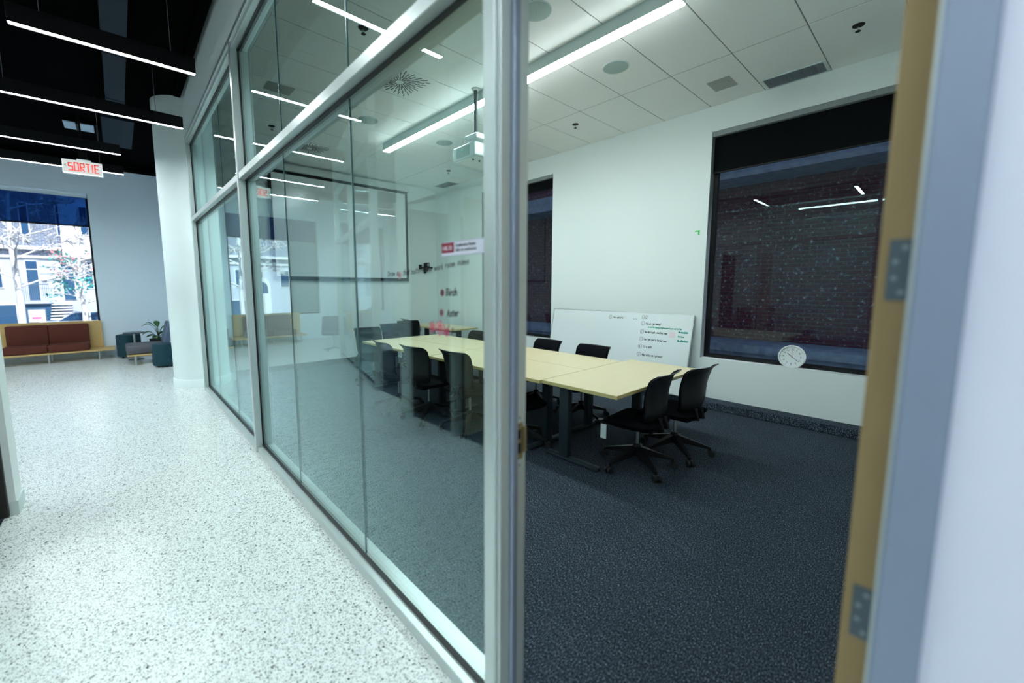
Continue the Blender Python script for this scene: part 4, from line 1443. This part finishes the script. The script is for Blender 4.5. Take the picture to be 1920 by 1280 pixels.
# glazed screens on the opposite side
dd = thing('dark_door', 'dark brown door edge at the left border beside the white pillar', 'door', (XL - .035, 4.288, 0))
MB().rbox(-.95, 0, -.035, 0, .005, 2.5, .003, 1).build('leaf', mat('dark_door_wood', (.018, .014, .013), .5), dd)
MB().cyl((-.85, -.09, 1.02), (-.85, -.035, 1.02), .01).cyl((-.85, -.09, 1.02), (-.73, -.09, 1.02), .01).build('handle', M['steel'], dd, 40)
cd_ = thing('added_cabinet', 'added dark low cabinet across the corridor, darkening the mirrored view', 'cabinet', (-2.9, 3.95, 0))  # invented dark block that keeps the lower reflection black
MB().rbox(-1.1, 1.1, -.22, .22, .06, .98, .004, 1).build('body', M['plastic'], cd_)
MB().box(-1.05, 1.05, -.20, .20, 0.004, .06).build('plinth', M['hole'], cd_)
for i in range(3):
    MB().rbox(-1.08 + i * .72, -1.08 + i * .72 + .71, -.238, -.221, .09, .95, .003, 1).build('door', M['plastic'], cd_)
op = thing('corridor_screen', 'glazed aluminium screen across the corridor, seen only in the reflections', 'partition', (0, 0, 0))
for y0 in (1.0, 2.86, 3.39):
    MB().box(XL - .10, XL + .01, y0, y0 + .06, 0, 3.74).build('post', M['alu'], op)
MB().box(XL - .10, XL + .005, 1.06, 3.39, 2.57, 2.65).build('transom', M['alu'], op)
MB().box(XL - .10, XL + .005, 1.06, 3.39, 3.66, 3.74).build('top_rail', M['alu'], op)
MB().box(XL - .10, XL + .005, 1.06, 2.86, 0, .055).build('sill_rail', M['alu'], op)
for a, b in ((1.06, 2.86),):
    MB().box(XL - .055, XL - .047, a, b, .055, 2.57).build('pane', M['glass'], op)
MB().box(XL - .055, XL - .047, 1.06, 3.39, 2.65, 3.66).build('pane', M['glass'], op)
td = MB().rbox(XL - 1.0, XL - .11, 3.32, 3.365, .01, 2.5, .002, 1)
tag(td.build('study_door', M['tan']), 'tan wooden door standing open across the corridor, seen mirrored in the glass', 'door')

A0, A1 = Vector((-.98, 5.77, 0)), Vector((-1.87, 9.35, 0))
dA = (A1 - A0)
LA = dA.length
ang = math.atan2(dA.y, dA.x)
an = thing('angled_screen', 'angled glazed screen along the lobby left side, seen only in the reflections', 'partition', A0, ang)
for s in (0, LA / 2 - .03, LA - .06):
    MB().box(s, s + .06, -.05, .07, 0, 3.74).build('post', M['alu'], an)
MB().box(.06, LA - .06, -.05, .07, 0, .055).build('sill_rail', M['alu'], an)
MB().box(.06, LA - .06, -.016, .02, .055, .07).build('gasket', M['gasket'], an)
MB().box(.06, LA - .06, -.05, .07, 2.57, 2.64).build('transom', M['alu'], an)
MB().box(.06, LA - .06, -.05, .07, 3.66, 3.74).build('top_rail', M['alu'], an)
for a, b in ((.06, LA / 2 - .03), (LA / 2 + .03, LA - .06)):
    for za, zb_ in ((.07, 2.57), (2.64, 3.66)):
        MB().box(a, b, 0, .008, za, zb_).build('pane', M['glass'], an)
struct('wall_left_soffit', MB().box(0, LA, -.05, .07, 3.74, ZB).xf(Matrix.Translation(A0) @ Matrix.Rotation(ang, 4, 'Z')), M['wall'])
struct('floor', MB().add([(-.99, 4.5, .002), (-1.0, 5.8, .003), (-1.89, 9.35, .003), (-8.9, 9.35, .003), (-8.9, 4.5, .003)], [(0, 1, 2, 3, 4)]), M['carpet'])

# ================================================================== STREET OUTSIDE THE LOBBY WINDOW
YS = 40.0
KS = YS / 30.0


def sx(x):
    return x * KS


def sz(z):
    return (z - 1.6) * KS + 1.6


struct('floor', MB().box(-40, 14, YL + .35, YS + 4, -1.4, -1.2), M['asphalt'])
fa = thing('street_facade', 'pale stone and brick row house across the street outside the lobby window', 'building', (0, YS, 0))


def fbox(x0, x1, z0, z1, d0, d1, nm, m, lab=None):
    return MB().box(sx(x0), sx(x1), -d1, -d0, sz(z0), sz(z1)).build(nm, M[m], fa, label=lab)


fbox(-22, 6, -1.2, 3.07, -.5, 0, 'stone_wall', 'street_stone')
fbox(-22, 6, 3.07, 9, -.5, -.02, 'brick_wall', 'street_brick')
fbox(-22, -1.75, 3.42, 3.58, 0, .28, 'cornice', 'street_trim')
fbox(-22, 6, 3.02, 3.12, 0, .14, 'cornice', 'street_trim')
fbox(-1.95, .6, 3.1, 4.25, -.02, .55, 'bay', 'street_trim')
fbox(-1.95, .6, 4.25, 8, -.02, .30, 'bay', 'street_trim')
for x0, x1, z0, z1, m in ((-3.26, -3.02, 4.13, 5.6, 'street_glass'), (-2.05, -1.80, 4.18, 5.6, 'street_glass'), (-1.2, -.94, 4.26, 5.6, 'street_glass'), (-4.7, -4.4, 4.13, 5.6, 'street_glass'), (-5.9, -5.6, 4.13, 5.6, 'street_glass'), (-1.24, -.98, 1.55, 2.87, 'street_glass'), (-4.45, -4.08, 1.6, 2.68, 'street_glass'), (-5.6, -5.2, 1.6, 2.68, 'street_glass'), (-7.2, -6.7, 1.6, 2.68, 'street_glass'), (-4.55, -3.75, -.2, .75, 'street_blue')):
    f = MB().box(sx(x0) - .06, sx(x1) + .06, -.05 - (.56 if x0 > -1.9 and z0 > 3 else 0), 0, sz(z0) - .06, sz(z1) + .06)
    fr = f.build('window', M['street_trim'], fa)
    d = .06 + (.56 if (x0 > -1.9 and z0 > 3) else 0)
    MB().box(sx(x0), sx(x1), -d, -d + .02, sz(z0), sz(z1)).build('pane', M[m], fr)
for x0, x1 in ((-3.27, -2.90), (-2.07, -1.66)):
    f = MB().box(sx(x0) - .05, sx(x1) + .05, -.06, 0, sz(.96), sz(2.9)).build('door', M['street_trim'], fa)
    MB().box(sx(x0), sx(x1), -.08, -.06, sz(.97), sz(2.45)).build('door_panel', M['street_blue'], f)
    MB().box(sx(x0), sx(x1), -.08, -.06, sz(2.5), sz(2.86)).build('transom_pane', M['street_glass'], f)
for z in (2.6, 2.25, 1.9, 1.55, 1.2):
    fbox(-2.85, -2.1, z, z + .012, 0, .012, 'stone_course', 'street_blue')
fbox(-2.78, -2.62, 1.95, 2.12, 0, .15, 'lamp', 'street_trim')
fbox(-2.34, -2.12, 1.98, 2.14, 0, .15, 'lamp', 'street_trim')
fbox(-3.40, -2.50, .82, .95, 0, 1.4, 'landing', 'street_stone')
fbox(-3.40, -2.50, -.9, .82, 0, 1.2, 'landing_wall', 'street_blue')
for i in range(7):
    fbox(-2.5, -1.78, .86 - i * .13, .90 - i * .13, .2, .7 + i * .30, 'step', 'street_trim')
fbox(-2.5, -1.78, -.9, .1, .1, .6, 'stair_wall', 'street_blue')
rl = MB()
for i in range(15):
    xx = sx(-3.38) + i * (sx(-2.52) - sx(-3.38)) / 14
    rl.box(xx - .01, xx + .01, -1.38, -1.36, sz(.95), sz(1.74))
rl.box(sx(-3.40), sx(-2.50), -1.39, -1.35, sz(1.72), sz(1.77))
rl.build('railing', M['iron'], fa)
sb = thing('street_board', 'white notice board with pink print below the landing across the street', 'sign', (sx(-2.93), YS - 2.2, 0))
MB().box(-.40, .40, 0, .05, sz(-.06), sz(.60)).build('frame', M['iron'], sb)
MB().box(-.35, .35, -.01, 0, sz(-.02), sz(.55)).build('sheet', M['street_trim'], sb)
MB().box(-.22, .18, -.016, -.01, sz(.12), sz(.22)).build('print', M['pink_sign'], sb)
MB().box(-.03, .03, .01, .04, -1.2, sz(-.06)).build('post', M['iron'], sb)

# arched entrance further left (mirrored in the glass)
ar = MB()
pts = [(-6.0, -.9), (-6.0, 1.6)] + [(-5.55 + .45 * math.cos(math.pi - a * math.pi / 10), 1.6 + .62 * math.sin(a * math.pi / 10)) for a in range(11)] + [(-5.1, -.9)]
ar.prism([(sx(p[0]), sz(p[1])) for p in pts], 'y', -.25, 0)
ao = ar.build('archway', M['street_trim'], fa)
pts = [(-5.85, 1.2)] + [(-5.55 + .30 * math.cos(math.pi - a * math.pi / 10), 1.5 + .42 * math.sin(a * math.pi / 10)) for a in range(11)] + [(-5.25, 1.2)]
MB().prism([(sx(p[0]), sz(p[1])) for p in pts], 'y', -.28, -.25).build('fanlight', M['street_glass'], ao)


def branch(mb, p, d, L, r, depth, twigs):
    d = d.normalized()
    q = p + d * L
    mid = p + d * L * .5 + Vector((rnd.uniform(-.06, .06), rnd.uniform(-.06, .06), rnd.uniform(0, .08))) * L
    mb.tube([p, mid, q], [r, r * .8, r * .6], 6)
    if depth == 0:
        twigs.append(q)
        return
    for _ in range(3):
        nd = d + Vector((rnd.uniform(-.9, .9), rnd.uniform(-.6, .6), rnd.uniform(-.3, .6)))
        branch(mb, q if _ else mid, nd, L * .62, r * .55, depth - 1, twigs)


def street_tree(x, y, h, lab, leafy):
    t = thing('street_tree', lab, 'tree', (x, y, -1.2), 0)
    mb = MB()
    tw = []
    mb.tube([(0, 0, 0), (.05, 0, h * .35), (-.03, .05, h * .7), (.06, 0, h)], [.13, .11, .09, .05], 10)
    bb_ = MB()
    for k in range(9):
        z = h * (.42 + .06 * k)
        a = k * 2.4
        branch(bb_, Vector((0, 0, z)), Vector((math.cos(a), .5 * math.sin(a), .35)), h * (.12 if leafy else .19), .045, 2, tw)
    mb.build('trunk', M['bark'], t, 50)
    bb_.build('branches', M['twig'], t, kind='stuff')
    s = MB()
    if leafy:
        s2 = MB()
        for p in tw:
            for _ in range(5):
                c = p + Vector((rnd.gauss(0, .22), rnd.gauss(0, .22), rnd.gauss(0, .22)))
                u = Vector((rnd.uniform(-1, 1), rnd.uniform(-1, 1), rnd.uniform(-1, 1))).normalized() * .10
                v = u.cross(Vector((rnd.uniform(-1, 1), rnd.uniform(-1, 1), .4))).normalized() * .05
                (s2 if (c.z > h * .72 and rnd.random() < .45) else s).add([c - u, c + v, c + u, c - v], [(0, 1, 2, 3)])
        s.build('leaves', M['street_leaf'], t, kind='stuff')
        s2.build('blossom', M['pinkleaf'], t, kind='stuff')
    else:
        for p in tw:
            for _ in range(9):
                d = Vector((rnd.uniform(-1, 1), rnd.uniform(-1, 1), rnd.uniform(-.8, 1))).normalized() * rnd.uniform(.2, .42)
                s.tube([p, p + d], [.024, .010], 4)
        s.build('twig_bursts', M['twig'], t, kind='stuff')


street_tree(-3.15, 26, 6.6, 'bare pale tree with starry twigs across the street, left in the window', False)
street_tree(-1.45, 30, 4.6, 'slim leafy young tree with pink tips, right in the lobby window', True)
street_tree(-9.4, 29, 6.2, 'bare pale tree farther left along the street, seen mirrored', False)

cr = thing('parked_car', 'white parked car at the kerb behind the right end of the sofa', 'car', (-1.35, 31.5, -1.2))
prof = [(-2.0, .35), (-2.05, .75), (-1.9, .95), (-1.2, 1.05), (-.55, 1.5), (.75, 1.52), (1.5, 1.08), (2.05, .95), (2.1, .4), (1.7, .25), (-1.7, .25)]
MB().prism(prof, 'y', -.8, .8).build('body', M['car'], cr)
MB().prism([(-1.1, 1.05), (-.52, 1.44), (.05, 1.46), (.05, 1.05)], 'y', -.815, .815).prism([(.12, 1.05), (.12, 1.46), (.72, 1.45), (1.3, 1.07)], 'y', -.815, .815).build('window', M['street_glass'], cr)
for xx in (-1.3, 1.3):
    MB().cyl((xx, -.82, .32), (xx, .82, .32), .32, n=24).build('wheel', M['rubber'], cr, 40)
